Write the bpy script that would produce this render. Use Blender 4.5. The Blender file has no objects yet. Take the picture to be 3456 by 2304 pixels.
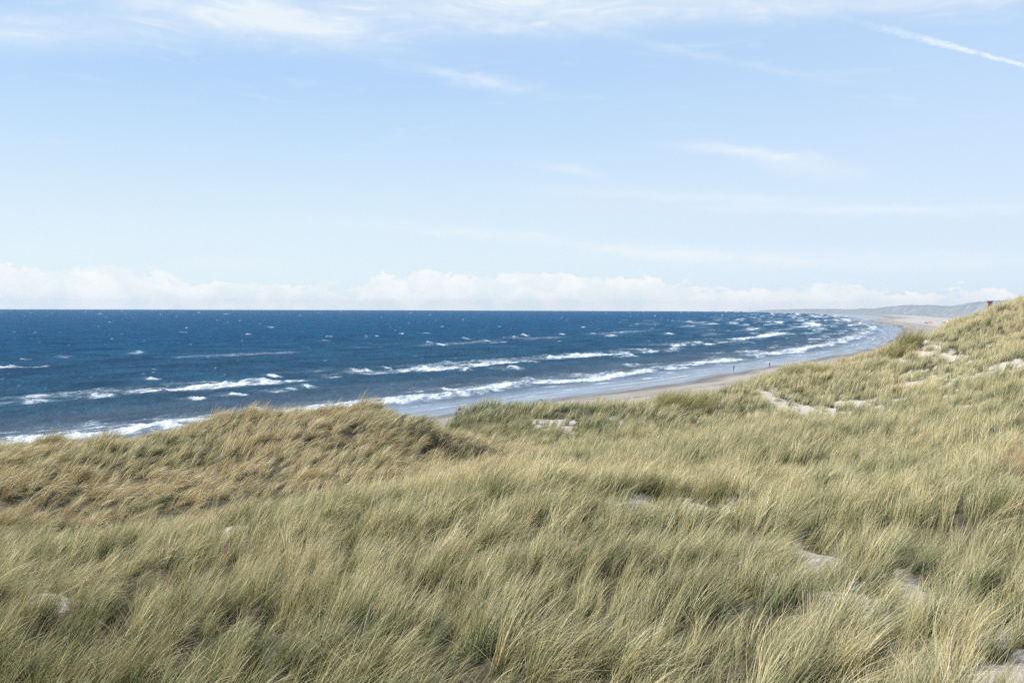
import bpy, bmesh, math, random
import numpy as np
from mathutils import Matrix, Vector

sc = bpy.context.scene
COL = sc.collection
R = math.radians
RS = np.random.RandomState(7)
random.seed(7)

# ------------------------------------------------------------------ camera
H = 25.0                      # eye height above the sea
F = 3360.0                    # focal length in photo pixels (35 mm lens)
PITCH = math.atan((1152 - 1037.6) / F)
ROLL = math.atan(0.0034)
cp, sp_ = math.cos(PITCH), math.sin(PITCH)
fwd = np.array([0, cp, -sp_])
r0 = np.array([1.0, 0, 0]); u0 = np.array([0, sp_, cp])
rt = r0 * math.cos(ROLL) + u0 * math.sin(ROLL)
up = u0 * math.cos(ROLL) - r0 * math.sin(ROLL)
cam_d = bpy.data.cameras.new('camera'); cam = bpy.data.objects.new('camera', cam_d)
COL.objects.link(cam); sc.camera = cam
cam_d.lens = 35.0; cam_d.sensor_width = 36.0
cam_d.clip_start = 0.1; cam_d.clip_end = 60000
cam.matrix_world = Matrix(((rt[0], up[0], -fwd[0], 0), (rt[1], up[1], -fwd[1], 0),
                           (rt[2], up[2], -fwd[2], H), (0, 0, 0, 1)))

def ray(px, py):
    return fwd + rt * (px - 1728) / F - up * (py - 1152) / F
def at(px, py, D):
    d = ray(px, py); k = D / d[1]
    return np.array([d[0] * k, D, H + d[2] * k])
def on_plane(px, py, z=0.0):
    d = ray(px, py); k = (z - H) / d[2]
    return np.array([d[0] * k, d[1] * k, z])

# ------------------------------------------------------------------ light, sky
SUN_EL, SUN_AZ = R(44), math.atan2(-0.94, -0.30)      # from the left and behind
sd = np.array([math.sin(SUN_AZ) * math.cos(SUN_EL), math.cos(SUN_AZ) * math.cos(SUN_EL), math.sin(SUN_EL)])
sun_d = bpy.data.lights.new('sun', 'SUN'); sun = bpy.data.objects.new('sun', sun_d); COL.objects.link(sun)
sun_d.energy = 5.0; sun_d.angle = R(0.53); sun_d.color = (1.0, 0.95, 0.87)
sun.rotation_euler = Vector(tuple(sd)).to_track_quat('Z', 'Y').to_euler()
sun.location = (-40, -30, 80)
sc.view_settings.view_transform = 'Standard'; sc.view_settings.look = 'None'
sc.view_settings.exposure = 0.0; sc.view_settings.gamma = 1.0
sc.view_settings.use_curve_mapping = False
sc.cycles.use_denoising = False; sc.cycles.max_bounces = 5; sc.cycles.diffuse_bounces = 2; sc.cycles.glossy_bounces = 2
sc.cycles.transmission_bounces = 2; sc.cycles.volume_bounces = 0; sc.cycles.transparent_max_bounces = 8
SKY_STRENGTH = 0.13

class N:
    """small helper for shader node maths"""
    def __init__(s, nt): s.t = nt; s.n = nt.nodes; s.l = nt.links
    def new(s, typ, **kw):
        n = s.n.new(typ)
        for k, v in kw.items(): setattr(n, k, v)
        return n
    def put(s, sock, v):
        if isinstance(v, bpy.types.NodeSocket): s.l.new(v, sock)
        elif v is not None:
            if hasattr(sock.default_value, '__len__') and not hasattr(v, '__len__'): v = (v,) * len(sock.default_value)
            if hasattr(v, '__len__') and len(v) == 3 and len(sock.default_value) == 4: v = (*v, 1)
            sock.default_value = v
    def m(s, op, a, b=None, c=None, clamp=False):
        n = s.new('ShaderNodeMath', operation=op, use_clamp=clamp)
        for i, v in enumerate((a, b, c)): s.put(n.inputs[i], v) if v is not None else None
        return n.outputs[0]
    def vm(s, op, a, b=None):
        n = s.new('ShaderNodeVectorMath', operation=op)
        s.put(n.inputs[0], a)
        if b is not None: s.put(n.inputs[1], b)
        return n.outputs[0]
    def sep(s, v):
        n = s.new('ShaderNodeSeparateXYZ'); s.put(n.inputs[0], v); return n.outputs
    def comb(s, x, y, z=0.0):
        n = s.new('ShaderNodeCombineXYZ')
        for i, v in enumerate((x, y, z)): s.put(n.inputs[i], v)
        return n.outputs[0]
    def noise(s, vec, scale, detail=4, rough=0.55, dist=0.0, lac=2.0):
        n = s.new('ShaderNodeTexNoise'); s.put(n.inputs['Vector'], vec)
        n.inputs['Scale'].default_value = scale; n.inputs['Detail'].default_value = detail
        n.inputs['Roughness'].default_value = rough; n.inputs['Distortion'].default_value = dist
        n.inputs['Lacunarity'].default_value = lac
        return n.outputs['Fac']
    def ss(s, v, a, b, lo=0.0, hi=1.0):
        n = s.new('ShaderNodeMapRange', interpolation_type='SMOOTHSTEP'); s.put(n.inputs[0], v)
        for i, q in enumerate((a, b, lo, hi)): s.put(n.inputs[i + 1], q)
        return n.outputs[0]
    def mix(s, f, a, b):
        n = s.new('ShaderNodeMix', data_type='RGBA'); s.put(n.inputs[0], f); s.put(n.inputs[6], a); s.put(n.inputs[7], b)
        return n.outputs[2]
    def ramp(s, f, pts):
        n = s.new('ShaderNodeValToRGB'); s.put(n.inputs[0], f); e = n.color_ramp.elements
        while len(e) < len(pts): e.new(0.5)
        for i, (p, c) in enumerate(pts): e[i].position = p; e[i].color = (*c, 1)
        return n.outputs[0]
    def attr(s, name, typ='GEOMETRY'):
        n = s.new('ShaderNodeAttribute', attribute_name=name, attribute_type=typ); return n
    def bump(s, h, strength, dist):
        n = s.new('ShaderNodeBump'); n.inputs['Strength'].default_value = strength
        n.inputs['Distance'].default_value = dist; s.put(n.inputs['Height'], h); return n.outputs[0]

world = bpy.data.worlds.new('World'); sc.world = world; world.use_nodes = True
wn = N(world.node_tree); world.node_tree.nodes.clear()
wo = wn.new('ShaderNodeOutputWorld'); bg = wn.new('ShaderNodeBackground')
bg.inputs['Strength'].default_value = SKY_STRENGTH
wn.l.new(bg.outputs[0], wo.inputs[0])
sky = wn.new('ShaderNodeTexSky', sky_type='NISHITA'); sky.sun_disc = False
sky.sun_elevation = SUN_EL; sky.sun_rotation = SUN_AZ % (2 * math.pi)
sky.altitude = 20; sky.air_density = 1.0; sky.dust_density = 1.0; sky.ozone_density = 1.6
tc = wn.new('ShaderNodeTexCoord').outputs['Generated']
dx, dy, dz = wn.sep(tc)
az = wn.m('ARCTAN2', dx, dy); el = wn.m('ARCSINE', dz)
K = 1.0 / SKY_STRENGTH
elp = wn.m('MAXIMUM', el, 0.0)
# thin high veil makes the whole sky paler towards the horizon
base = wn.vm('MULTIPLY', sky.outputs[0], (1.22, 1.22, 1.22))
veil = wn.ss(elp, 0.0, 0.30, 0.96, 0.80)
veil = wn.m('MULTIPLY', veil, wn.ss(elp, 0.30, 1.0, 1.0, 0.35))
vn = wn.noise(wn.comb(wn.m('MULTIPLY', az, 2.0), wn.m('MULTIPLY', el, 9.0)), 1.6, 4, 0.5, 0.6)
veil = wn.m('ADD', veil, wn.m('MULTIPLY', wn.m('SUBTRACT', vn, 0.48), 0.12), clamp=True)
vc = wn.mix(wn.ss(elp, 0.02, 0.27), tuple(c * K for c in (0.77, 0.905, 0.985)), tuple(c * K for c in (0.46, 0.69, 1.0)))
vc = wn.mix(wn.m('MULTIPLY', wn.ss(az, -0.25, 0.5), 0.45), vc, tuple(c * K for c in (0.66, 0.79, 0.985)))
col = wn.mix(veil, base, vc)
# cirrus wisps: (photo x, y, half length, half thickness, slope down to the right, strength)
WISPS = [(100, 95, 420, 55, -0.05, 0.75), (640, 40, 420, 60, 0.10, 0.65), (950, 70, 320, 60, 0.12, 0.85), (1500, 25, 560, 85, 0.02, 0.8),
         (2250, 20, 620, 55, 0.03, 0.65), (3100, 5, 500, 28, 0.05, 0.6), (1600, 265, 130, 18, 0.16, 0.62),
         (1740, 300, 130, 24, 0.2, 0.22), (2530, 515, 190, 17, 0.12, 0.85), (2700, 560, 190, 34, 0.20, 0.45),
         (1930, 576, 95, 14, 0.20, 0.6), (2350, 665, 420, 17, 0.05, 0.65), (2950, 708, 560, 17, 0.03, 0.7),
         (1500, 780, 460, 20, 0.06, 0.35), (2050, 835, 560, 20, 0.10, 0.55), (2500, 870, 520, 30, 0.03, 0.6),
         (760, 890, 170, 22, 0.0, 0.45), (3100, 880, 420, 22, 0.02, 0.4), (150, 850, 260, 40, 0.0, 0.25), (2250, 160, 420, 14, 0.24, 0.25)]
nz = wn.noise(wn.comb(wn.m('MULTIPLY', az, 5.0), wn.m('MULTIPLY', el, 26.0)), 2.2, 6, 0.62, 1.2)
nz2 = wn.noise(wn.comb(az, wn.m('MULTIPLY', el, 2.0)), 22.0, 5, 0.6, 1.0)
tot = None
warp = wn.m('MULTIPLY', wn.m('SUBTRACT', nz2, 0.5), 0.016)
for (px, py, L, T, sl, st) in WISPS:
    d = ray(px, py); a0 = math.atan2(d[0], d[1]); e0 = math.asin(d[2] / np.linalg.norm(d))
    u = wn.m('SUBTRACT', az, a0); v = wn.m('ADD', wn.m('SUBTRACT', el, e0), warp)
    v2 = wn.m('MULTIPLY_ADD', u, sl, v)
    q = wn.m('ADD', wn.m('POWER', wn.m('ABSOLUTE', wn.m('MULTIPLY', u, F / L)), 2.0), wn.m('POWER', wn.m('ABSOLUTE', wn.m('MULTIPLY', v2, F / T)), 2.0))
    g = wn.m('MULTIPLY', wn.m('EXPONENT', wn.m('MULTIPLY', q, -1.0)), st)
    tot = g if tot is None else wn.m('ADD', tot, g)
ci = wn.m('MULTIPLY', tot, wn.ss(nz, 0.22, 0.78, 0.42, 1.10))
gen = wn.m('MULTIPLY', wn.ss(nz, 0.52, 0.80), wn.ss(elp, 0.0, 0.5, 0.14, 0.4))
ci = wn.m('ADD', ci, gen, clamp=True)
col = wn.mix(wn.m('MULTIPLY', ci, 0.88), col, tuple(c * K for c in (0.87, 0.93, 0.975)))
col = wn.mix(wn.ss(elp, 0.0, 0.07, 0.28, 0.0), col, tuple(c * K for c in (0.88, 0.95, 0.985)))
# low bank of fair-weather cumulus standing on the horizon
cu = wn.comb(az, wn.m('MULTIPLY', el, 1.5), 3.3)
n1 = wn.noise(cu, 7.0, 2, 0.5); n2 = wn.noise(cu, 34.0, 6, 0.62, 0.35)
top = wn.m('ADD', wn.m('MULTIPLY', wn.m('SUBTRACT', n1, 0.5), 0.055), wn.m('MULTIPLY', wn.m('SUBTRACT', n2, 0.5), 0.052))
top = wn.m('ADD', top, wn.ss(az, 0.02, 0.42, 0.029, 0.018))
cm = wn.ss(wn.m('SUBTRACT', top, el), -0.0004, 0.0022)
n3 = wn.noise(cu, 26.0, 5, 0.6, 0.5)
cc = wn.mix(wn.ss(n3, 0.35, 0.66), tuple(c * K for c in (0.84, 0.92, 0.965)), tuple(c * K for c in (0.99, 1.0, 1.0)))
cm = wn.m('MULTIPLY', cm, 0.95)
col = wn.mix(cm, col, cc)
wn.l.new(col, bg.inputs['Color'])

# ------------------------------------------------------------------ helpers
def tag(o, label=None, cat=None, group=None, kind=None):
    if label: o['label'] = label
    if cat: o['category'] = cat
    if group: o['group'] = group
    if kind: o['kind'] = kind
    return o
def empty(name, loc, rz=0.0, scale=1.0):
    o = bpy.data.objects.new(name, None); COL.objects.link(o); o.empty_display_size = 0.3
    o.location = tuple(loc); o.rotation_euler = (0, 0, rz); o.scale = (scale,) * 3
    return o
def material(name):
    m = bpy.data.materials.new(name); m.use_nodes = True; m.node_tree.nodes.clear()
    n = N(m.node_tree); out = n.new('ShaderNodeOutputMaterial'); return m, n, out
def simple(name, rgb, rough=0.7, vary=0.12, metal=0.0, scale=6.0):
    m, n, out = material(name)
    p = n.new('ShaderNodeBsdfPrincipled'); n.l.new(p.outputs[0], out.inputs[0])
    o = n.new('ShaderNodeTexCoord').outputs['Object']
    f = n.noise(o, scale, 4)
    n.put(p.inputs['Base Color'], n.mix(f, tuple(c * (1 - vary) for c in rgb), tuple(min(1, c * (1 + vary)) for c in rgb)))
    p.inputs['Roughness'].default_value = rough; p.inputs['Metallic'].default_value = metal
    return m
def mesh_np(name, v, faces, mat=None, smooth=False, attrs=None):
    """v (n,3) array, faces (m,4) or (m,3) array"""
    me = bpy.data.meshes.new(name); v = np.asarray(v, np.float32); f = np.asarray(faces, np.int32)
    k = f.shape[1]
    me.vertices.add(len(v)); me.vertices.foreach_set('co', v.ravel())
    me.loops.add(f.size); me.loops.foreach_set('vertex_index', f.ravel())
    me.polygons.add(len(f)); me.polygons.foreach_set('loop_start', np.arange(0, f.size, k, dtype=np.int32))
    me.polygons.foreach_set('loop_total', np.full(len(f), k, np.int32))
    if smooth: me.polygons.foreach_set('use_smooth', np.ones(len(f), bool))
    for nm, (typ, arr) in (attrs or {}).items():
        a = me.attributes.new(nm, typ, 'POINT'); arr = np.asarray(arr)
        key = {'FLOAT': 'value', 'INT': 'value', 'FLOAT_VECTOR': 'vector', 'FLOAT_COLOR': 'color'}[typ]
        a.data.foreach_set(key, arr.astype(np.int32 if typ == 'INT' else np.float32).ravel())
    me.update(calc_edges=True)
    if mat: me.materials.append(mat)
    return me
def link(name, me, parent=None):
    o = bpy.data.objects.new(name, me); COL.objects.link(o)
    if parent is not None: o.parent = parent
    return o
def grid_faces(nr, nc):
    i = np.arange(nr - 1)[:, None] * nc + np.arange(nc - 1)[None, :]
    return np.stack([i, i + 1, i + nc + 1, i + nc], -1).reshape(-1, 4)

PERM = RS.permutation(4096).astype(np.int64)
GRAD = RS.uniform(0, 2 * math.pi, 4096)
def perlin(x, y, seed=0):
    xi = np.floor(x).astype(np.int64); yi = np.floor(y).astype(np.int64)
    fx = x - xi; fy = y - yi
    def g(ix, iy, ax, ay):
        h = GRAD[PERM[(PERM[(ix + seed * 131) & 4095] + iy) & 4095]]
        return np.cos(h) * ax + np.sin(h) * ay
    u = fx * fx * fx * (fx * (fx * 6 - 15) + 10); v = fy * fy * fy * (fy * (fy * 6 - 15) + 10)
    a = g(xi, yi, fx, fy); b = g(xi + 1, yi, fx - 1, fy)
    c = g(xi, yi + 1, fx, fy - 1); d = g(xi + 1, yi + 1, fx - 1, fy - 1)
    return 1.45 * ((a * (1 - u) + b * u) * (1 - v) + (c * (1 - u) + d * u) * v)
def fbm(x, y, seed=0, octv=4, gain=0.5):
    s = 0; a = 1; t = 0
    for k in range(octv):
        s = s + a * perlin(x * 2 ** k, y * 2 ** k, seed + k * 7); t += a; a *= gain
    return s / t
def sst(x, a, b):
    t = np.clip((x - a) / (b - a), 0, 1); return t * t * (3 - 2 * t)

# ------------------------------------------------------------------ coastline
WL = [(1443, 1406), (1859, 1345), (2300, 1288), (2477, 1255), (2762, 1208), (2939, 1174), (3015, 1140), (3037, 1120), (3034, 1107), (3010, 1097),
      (2938, 1085), (2875, 1067), (2838, 1061.5), (2735, 1057), (2600, 1053.5)]
wl = np.array([on_plane(*p)[:2] for p in WL])
d0 = (wl[1] - wl[0]) / np.linalg.norm(wl[1] - wl[0])
d1 = (wl[-1] - wl[-2]) / np.linalg.norm(wl[-1] - wl[-2])
wl = np.vstack([wl[0] - d0 * 520, wl[0] - d0 * 180, wl[0] - d0 * 80, wl, wl[-1] + d1 * 2000])
def catmull(P, n=10):
    P = np.vstack([2 * P[0] - P[1], P, 2 * P[-1] - P[-2]]); out = []
    for i in range(1, len(P) - 2):
        for k in range(n):
            t = k / n; a, b, c, d = P[i - 1:i + 3]
            out.append(0.5 * ((2 * b) + (c - a) * t + (2 * a - 5 * b + 4 * c - d) * t * t + (3 * b - a - 3 * c + d) * t ** 3))
    out.append(P[-2]); return np.array(out)
coast = catmull(wl, 8)
seg = np.diff(coast, axis=0); seglen = np.linalg.norm(seg, axis=1); arc = np.concatenate([[0], np.cumsum(seglen)])
tan_ = seg / seglen[:, None]
def st_of(x, y):
    """s = metres out to sea from the waterline, t = metres along it"""
    S = np.full(x.shape, 1e9); T = np.zeros(x.shape); best = np.full(x.shape, 1e18)
    for i in range(len(seg)):
        rx = x - coast[i, 0]; ry = y - coast[i, 1]
        k = np.clip(rx * tan_[i, 0] + ry * tan_[i, 1], 0, seglen[i])
        ex = rx - k * tan_[i, 0]; ey = ry - k * tan_[i, 1]
        d2 = ex * ex + ey * ey; w = d2 < best
        best = np.where(w, d2, best)
        sg = np.where(tan_[i, 0] * ry - tan_[i, 1] * rx > 0, 1.0, -1.0)   # left of travel = sea
        S = np.where(w, sg * np.sqrt(d2), S); T = np.where(w, arc[i] + k, T)
    return S, T
def xw(Y): return np.interp(Y, coast[:, 1], coast[:, 0])

# ------------------------------------------------------------------ sea
def build_sea():
    nr, nc = 440, 1000
    inv = np.linspace(1 / 100.0, 1 / 8000.0, nr); D = 1 / inv
    a = np.linspace(-0.80, 0.62, nc)
    A, DD = np.meshgrid(a, D)
    X = np.sin(A) * DD; Y = np.cos(A) * DD
    S, T = st_of(X.ravel(), Y.ravel()); S = S.reshape(X.shape); T = T.reshape(X.shape)
    fade = sst(S, 2, 60)
    res = np.clip(900 / DD, 0.35, 1)                     # the far sea is sampled more coarsely
    Z = fade * res * (0.58 * np.sin(S / 4.6 + 1.6 * fbm(S / 60, T / 45, 3, 2)) * (0.55 + fbm(S / 50, T / 60, 5, 2)) +
                0.80 * fbm(S / 7.0, T / 13.0, 11, 4, 0.6) + 0.20 * fbm(X / 2.2, Y / 2.8, 15, 2, 0.6))
    Z = Z + (1 - fade) * 0.03 * fbm(S / 5, T / 12, 21, 2)
    foam = np.zeros(X.shape)
    rag = fbm(S / 9, T / 16, 31, 4); big = fbm(S / 60, T / 70, 41, 3)
    wob = 9 * fbm(T / 55, T * 0 + 1.3, 51, 2)            # each surf line wanders along the coast
    def zone(c, w0, w1): return np.where(S < c + wob, np.exp(-((S - c - wob) / w0) ** 2), np.exp(-((S - c - wob) / w1) ** 2))
    foam += (1.05 - 0.55 * sst(T, 800, 2000)) * zone(31, 4.0, 11) * sst(rag * 1.2 + big, -0.75, 0.0)
    foam += 0.60 * zone(19, 4, 7) * sst(rag + 0.4 * big, -0.15, 0.35) + 0.55 * zone(46, 8, 12) * sst(fbm(S / 8, T / 40, 33, 3), -0.1, 0.3)
    foam += 0.74 * zone(108, 5, 15) * sst(big + 0.45 * rag, -0.16, 0.22)
    foam += 0.56 * zone(122, 22, 22) * sst(fbm(S / 30, T / 130, 61, 3), -0.15, 0.20)
    foam += 0.50 * zone(262, 9, 20) * sst(fbm(S / 40, T / 150, 71, 3), -0.08, 0.25)
    foam += 0.80 * np.exp(-((S - 13 - 0.7 * wob) / 5.5) ** 2) * sst(fbm(S / 2.6, T / 26, 37, 3), 0.10, 0.34)
    foam += 0.85 * zone(58, 6, 10) * sst(fbm(S / 18, T / 55, 73, 3) + 0.5 * rag, -0.05, 0.3) * sst(T, 680, 950)
    foam += 0.75 * zone(86, 8, 14) * sst(fbm(S / 18, T / 60, 75, 3) + 0.5 * rag, -0.05, 0.3) * sst(T, 820, 1100)
    foam += 0.75 * zone(165, 10, 24) * sst(fbm(S / 25, T / 90, 77, 3) + 0.5 * rag, -0.05, 0.3) * sst(T, 1000, 1500)
    far = sst(T, 900, 2200)                                # down the coast the surf zones run together
    foam += far * 0.68 * sst(fbm(S / 26, T / 170, 81, 4), -0.02, 0.22) * (1 - sst(S, 230, 620))
    # single breaking crests: (s, t, half length, height, depth of the face)
    rs = np.random.RandomState(21); br = []
    def breakers(c, spread, t0, t1, n, hl, hh, ww):
        for _ in range(n):
            br.append((c + rs.normal() * spread, rs.uniform(t0, t1), rs.uniform(*hl), rs.uniform(*hh), ww))
    # those of the photo, by where they stand in it: (x, y, half width px, height)
    for (px, py, hw, hgt) in [(1200, 1256, 62, 1.7), (1298, 1246, 24, 1.3), (470, 1192, 20, 1.5), (218, 1206, 24, 1.5), (516, 1283, 22, 1.2),
                         (325, 1340, 52, 1.2), (130, 1356, 65, 1.0), (590, 1320, 60, 1.0), (690, 1307, 50, 1.2), (770, 1298, 34, 1.2), (870, 1288, 42, 1.5), (920, 1272, 18, 0.9),
                         (655, 1346, 32, 1.0), (770, 1332, 48, 1.1), (925, 1319, 34, 1.0), (975, 1312, 24, 1.0), (1030, 1304, 24, 1.2),
                         (1510, 1224, 20, 1.3), (1708, 1244, 62, 1.6), (1560, 1252, 56, 1.1), (1850, 1204, 20, 1.5), (1947, 1198, 22, 1.6), (1775, 1222, 40, 1.1),
                         (1440, 1155, 22, 1.3), (1570, 1146, 30, 1.4), (1770, 1133, 26, 1.5), (1730, 1139, 26, 1.4), (1632, 1152, 22, 0.9), (2000, 1126, 34, 1.4),
                         (2120, 1117, 26, 1.1), (1247, 1158, 20, 1.1), (1480, 1163, 26, 0.8), (1090, 1152, 16, 1.0), (1038, 1174, 16, 0.9), (905, 1104, 22, 1.3), (620, 1120, 22, 1.0), (570, 1106, 18, 1.0),
                         (500, 1122, 26, 0.8), (365, 1125, 22, 0.8), (855, 1385, 38, 0.9), (560, 1446, 80, 1.2), (608, 1430, 26, 0.8), (180, 1478, 90, 0.9), (1780, 1284, 34, 1.5), (1735, 1305, 70, 1.4),
                         (1640, 1320, 80, 1.3), (1560, 1332, 70, 1.2), (1420, 1350, 90, 1.1), (1330, 1362, 60, 1.0), (1500, 1319, 26, 0.9), (1700, 1290, 20, 0.8),
                         (0, 1243, 34, 1.0), (45, 1240, 30, 0.6), (130, 1239, 34, 0.5), (1940, 1262, 60, 0.8), (2120, 1232, 60, 0.9), (2180, 1190, 80, 1.0), (2110, 1203, 60, 1.1), (2255, 1186, 60, 0.9),
                         (1430, 1125, 14, 1.0), (1330, 1080, 16, 1.0), (1740, 1083, 14, 1.0), (1940, 1080, 18, 1.0), (760, 1059, 16, 0.8), (1826, 1083, 14, 0.8), (1945, 1095, 10, 0.8), (2250, 1127, 60, 0.9), (2320, 1085, 26, 0.9)]:
        p = on_plane(px, py); s_, t_ = st_of(np.array([p[0]]), np.array([p[1]]))
        Dp = np.hypot(p[0], p[1]); br.append((s_[0], t_[0], hw * Dp / F * 1.15, hgt, 2.2 + Dp / 330, 0))
    n0 = len(br)
    breakers(31, 6, 1000, 4000, 46, (10, 30), (0.6, 1.1), 3.5)
    breakers(112, 14, 900, 5000, 40, (12, 34), (0.8, 1.4), 4)
    breakers(205, 40, 900, 6000, 34, (10, 30), (0.7, 1.2), 4.5)
    breakers(262, 25, 900, 5200, 34, (10, 30), (0.8, 1.2), 4.5)
    for (s0, t0, hl, hh, ww, *_) in br:
        w = (np.abs(S - s0) < ww * 7) & (np.abs(T - t0) < hl * 2.2)
        if not w.any(): continue
        ds = S[w] - s0; dt = (T[w] - t0) / hl
        ds = ds + 1.6 * dt * dt + 1.2 * perlin(T[w] / 5.0, T[w] * 0 + s0, 91)
        prof = np.exp(-np.abs(dt) ** 2.6) * (0.72 + 0.5 * perlin(T[w] / 4.5 + s0, T[w] * 0 + t0, 95))
        shape = np.where(ds < 0, np.exp(-(ds / (ww * 0.55)) ** 2), np.exp(-(ds / (ww * 1.7)) ** 2))
        Z[w] += hh * 1.15 * prof * shape
        face = np.exp(-((ds + ww * 0.35) / (ww * 0.8)) ** 2)
        foam[w] = np.maximum(foam[w], 1.45 * face * np.clip(prof, 0, 1))
        tail = np.where(ds > 0, np.exp(-(ds / (ww * 3.2)) ** 2), np.exp(-(ds / ww) ** 2)) * np.exp(-np.abs(dt / 1.35) ** 3)
        foam[w] = np.maximum(foam[w], 0.40 * tail)
    Z = Z + np.clip(foam, 0, 1) * 0.45 * fbm(X / 1.3, Y / 2.0, 121, 3, 0.6) * sst(S, 8, 25)
    # wind-torn whitecaps out at sea
    wc = fbm(S / 10, T / 17, 101, 3, 0.6) + 0.30 * fbm(S / 90, T / 120, 105, 2)
    cap = sst(wc, 0.46 - 0.05 * sst(DD, 500, 2500), 0.62)
    Z += 0.5 * cap * sst(S, 120, 200); foam = np.maximum(foam, 0.95 * cap * sst(S, 120, 200))
    INV = np.repeat(inv[:, None], nc, 1); dinv = inv[0] - inv[1]
    for _ in range(150):                                   # small distant whitecaps
        D0 = 1 / rs.uniform(1 / 3600.0, 1 / 330.0) if _ % 3 else rs.uniform(700, 4200)
        a0 = rs.uniform(-0.78, 0.5); hw = rs.choice([3.5, 4.5, 6, 8, 14], p=[.35, .3, .2, .1, .05]) * rs.uniform(.8, 1.2) * (0.6 + 0.4 * min(1, 900 / D0)) / F; hi = dinv * rs.uniform(0.45, 0.85)
        tilt = rs.uniform(-0.25, 0.1)
        i0 = int(np.clip(round((inv[0] - 1 / D0) / dinv), 4, nr - 5)); j0 = int(np.clip(round((a0 + 0.80) / 1.42 * nc), 14, nc - 15))
        sl = (slice(i0 - 4, i0 + 5), slice(j0 - 14, j0 + 15))
        if S[i0, j0] < 70: continue
        u = (A[sl] - a0) / hw; v = (INV[sl] - 1 / D0) / hi - tilt * u * 2
        g = np.exp(-np.abs(u) ** 2.2 - v * v)
        foam[sl] = np.maximum(foam[sl], rs.uniform(0.45, 1.15) * g); Z[sl] += 0.6 * g
    keep = (S > -9).ravel()
    v = np.stack([X, Y, Z], -1).reshape(-1, 3)
    f = grid_faces(nr, nc); f = f[keep[f].all(1)]
    idx = -np.ones(len(v), np.int64); used = np.unique(f); idx[used] = np.arange(len(used))
    st = np.stack([S, T, np.zeros_like(S)], -1).reshape(-1, 3)[used]
    return mesh_np('sea', v[used], idx[f], None, True,
                   {'foam': ('FLOAT', foam.ravel()[used]), 'st': ('FLOAT_VECTOR', st)})
sea_me = build_sea()
m, n, out = material('sea water')
st = n.attr('st').outputs['Vector']; foam = n.attr('foam').outputs['Fac']
S_, T_, _ = n.sep(st)
pos = n.new('ShaderNodeNewGeometry').outputs['Position']
deep = (0.004, 0.076, 0.175); mid = (0.022, 0.090, 0.160); shallow = (0.075, 0.112, 0.145)
c = n.mix(n.ss(S_, 30.0, 520.0), mid, deep)
c = n.mix(n.ss(S_, 8.0, 95.0), shallow, c)
c = n.mix(n.ss(S_, 14.0, 34.0), (0.10, 0.175, 0.29), c)  # sky reflection on the thin swash water put into its base colour
cv = n.noise(n.comb(n.m('MULTIPLY', S_, 0.5), n.m('MULTIPLY', T_, 0.22)), 0.10, 9, 0.78)
c = n.mix(n.ss(cv, 0.34, 0.66), n.vm('MULTIPLY', c, (0.60, 0.64, 0.70)), n.vm('MULTIPLY', c, (1.65, 1.40, 1.30)))  # light and dark of swell and chop put into the water colour
sandy = n.m('MULTIPLY', n.ss(S_, 2.0, 34.0, 1.0, 0.0), n.ss(n.noise(n.comb(n.m('MULTIPLY', S_, 0.8), n.m('MULTIPLY', T_, 0.2)), 0.35, 4), 0.35, 0.75))
c = n.mix(n.m('MULTIPLY', sandy, 0.55), c, (0.20, 0.175, 0.14))
lace = n.noise(n.comb(S_, n.m('MULTIPLY', T_, 0.30)), 0.45, 8, 0.78, 0.4)
lace2 = n.noise(pos, 2.6, 4, 0.7)
lc = n.m('ADD', n.m('MULTIPLY', lace, 0.7), n.m('MULTIPLY', lace2, 0.3))
ff = n.ss(n.m('ADD', foam, n.m('MULTIPLY', n.m('SUBTRACT', lc, 0.5), 4.6)), 0.50, 1.18)
ff = n.m('MULTIPLY', ff, n.ss(foam, 0.03, 0.25))
h1 = n.noise(n.comb(n.m('MULTIPLY', S_, 1.0), n.m('MULTIPLY', T_, 0.55)), 0.16, 9, 0.72)
h1 = n.m('MULTIPLY', h1, n.ss(S_, 6.0, 70.0, 0.04, 1.0))
nrm = n.bump(h1, 1.0, 4.5)
milk = n.m('MULTIPLY', n.ss(foam, 0.06, 0.75), n.ss(lace, 0.36, 0.62, 0.10, 0.55))
c = n.mix(milk, c, (0.33, 0.42, 0.48))
streak = n.noise(n.comb(n.m('MULTIPLY', S_, 0.8), n.m('MULTIPLY', T_, 0.05)), 0.45, 5, 0.65, 0.3)
c = n.mix(n.m('MULTIPLY', n.ss(S_, 5.0, 34.0, 0.75, 0.0), n.ss(streak, 0.42, 0.62)), c, (0.15, 0.13, 0.105))
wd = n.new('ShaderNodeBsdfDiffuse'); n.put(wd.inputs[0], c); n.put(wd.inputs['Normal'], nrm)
wg = n.new('ShaderNodeBsdfGlossy'); wg.inputs[0].default_value = (1, 1, 1, 1); n.put(wg.inputs['Normal'], n.bump(h1, 1.0, 1.2))
n.put(wg.inputs['Roughness'], n.ss(S_, 10.0, 50.0, 0.12, 0.50))
wb = n.new('ShaderNodeMixShader'); n.put(wb.inputs[0], n.m('ADD', n.m('MULTIPLY', n.ss(S_, 6.0, 32.0, 0.56, 0.0), n.ss(streak, 0.36, 0.60, 1.1, 0.45)), n.ss(S_, 20.0, 130.0, 0.10, 0.03)))
n.l.new(wd.outputs[0], wb.inputs[1]); n.l.new(wg.outputs[0], wb.inputs[2])
fb = n.new('ShaderNodeBsdfPrincipled'); fb.inputs['Base Color'].default_value = (0.80, 0.84, 0.86, 1); fb.inputs['Roughness'].default_value = 0.9
n.put(fb.inputs['Normal'], n.bump(lace2, 0.6, 0.4))
mx = n.new('ShaderNodeMixShader'); n.put(mx.inputs[0], ff)
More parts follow.
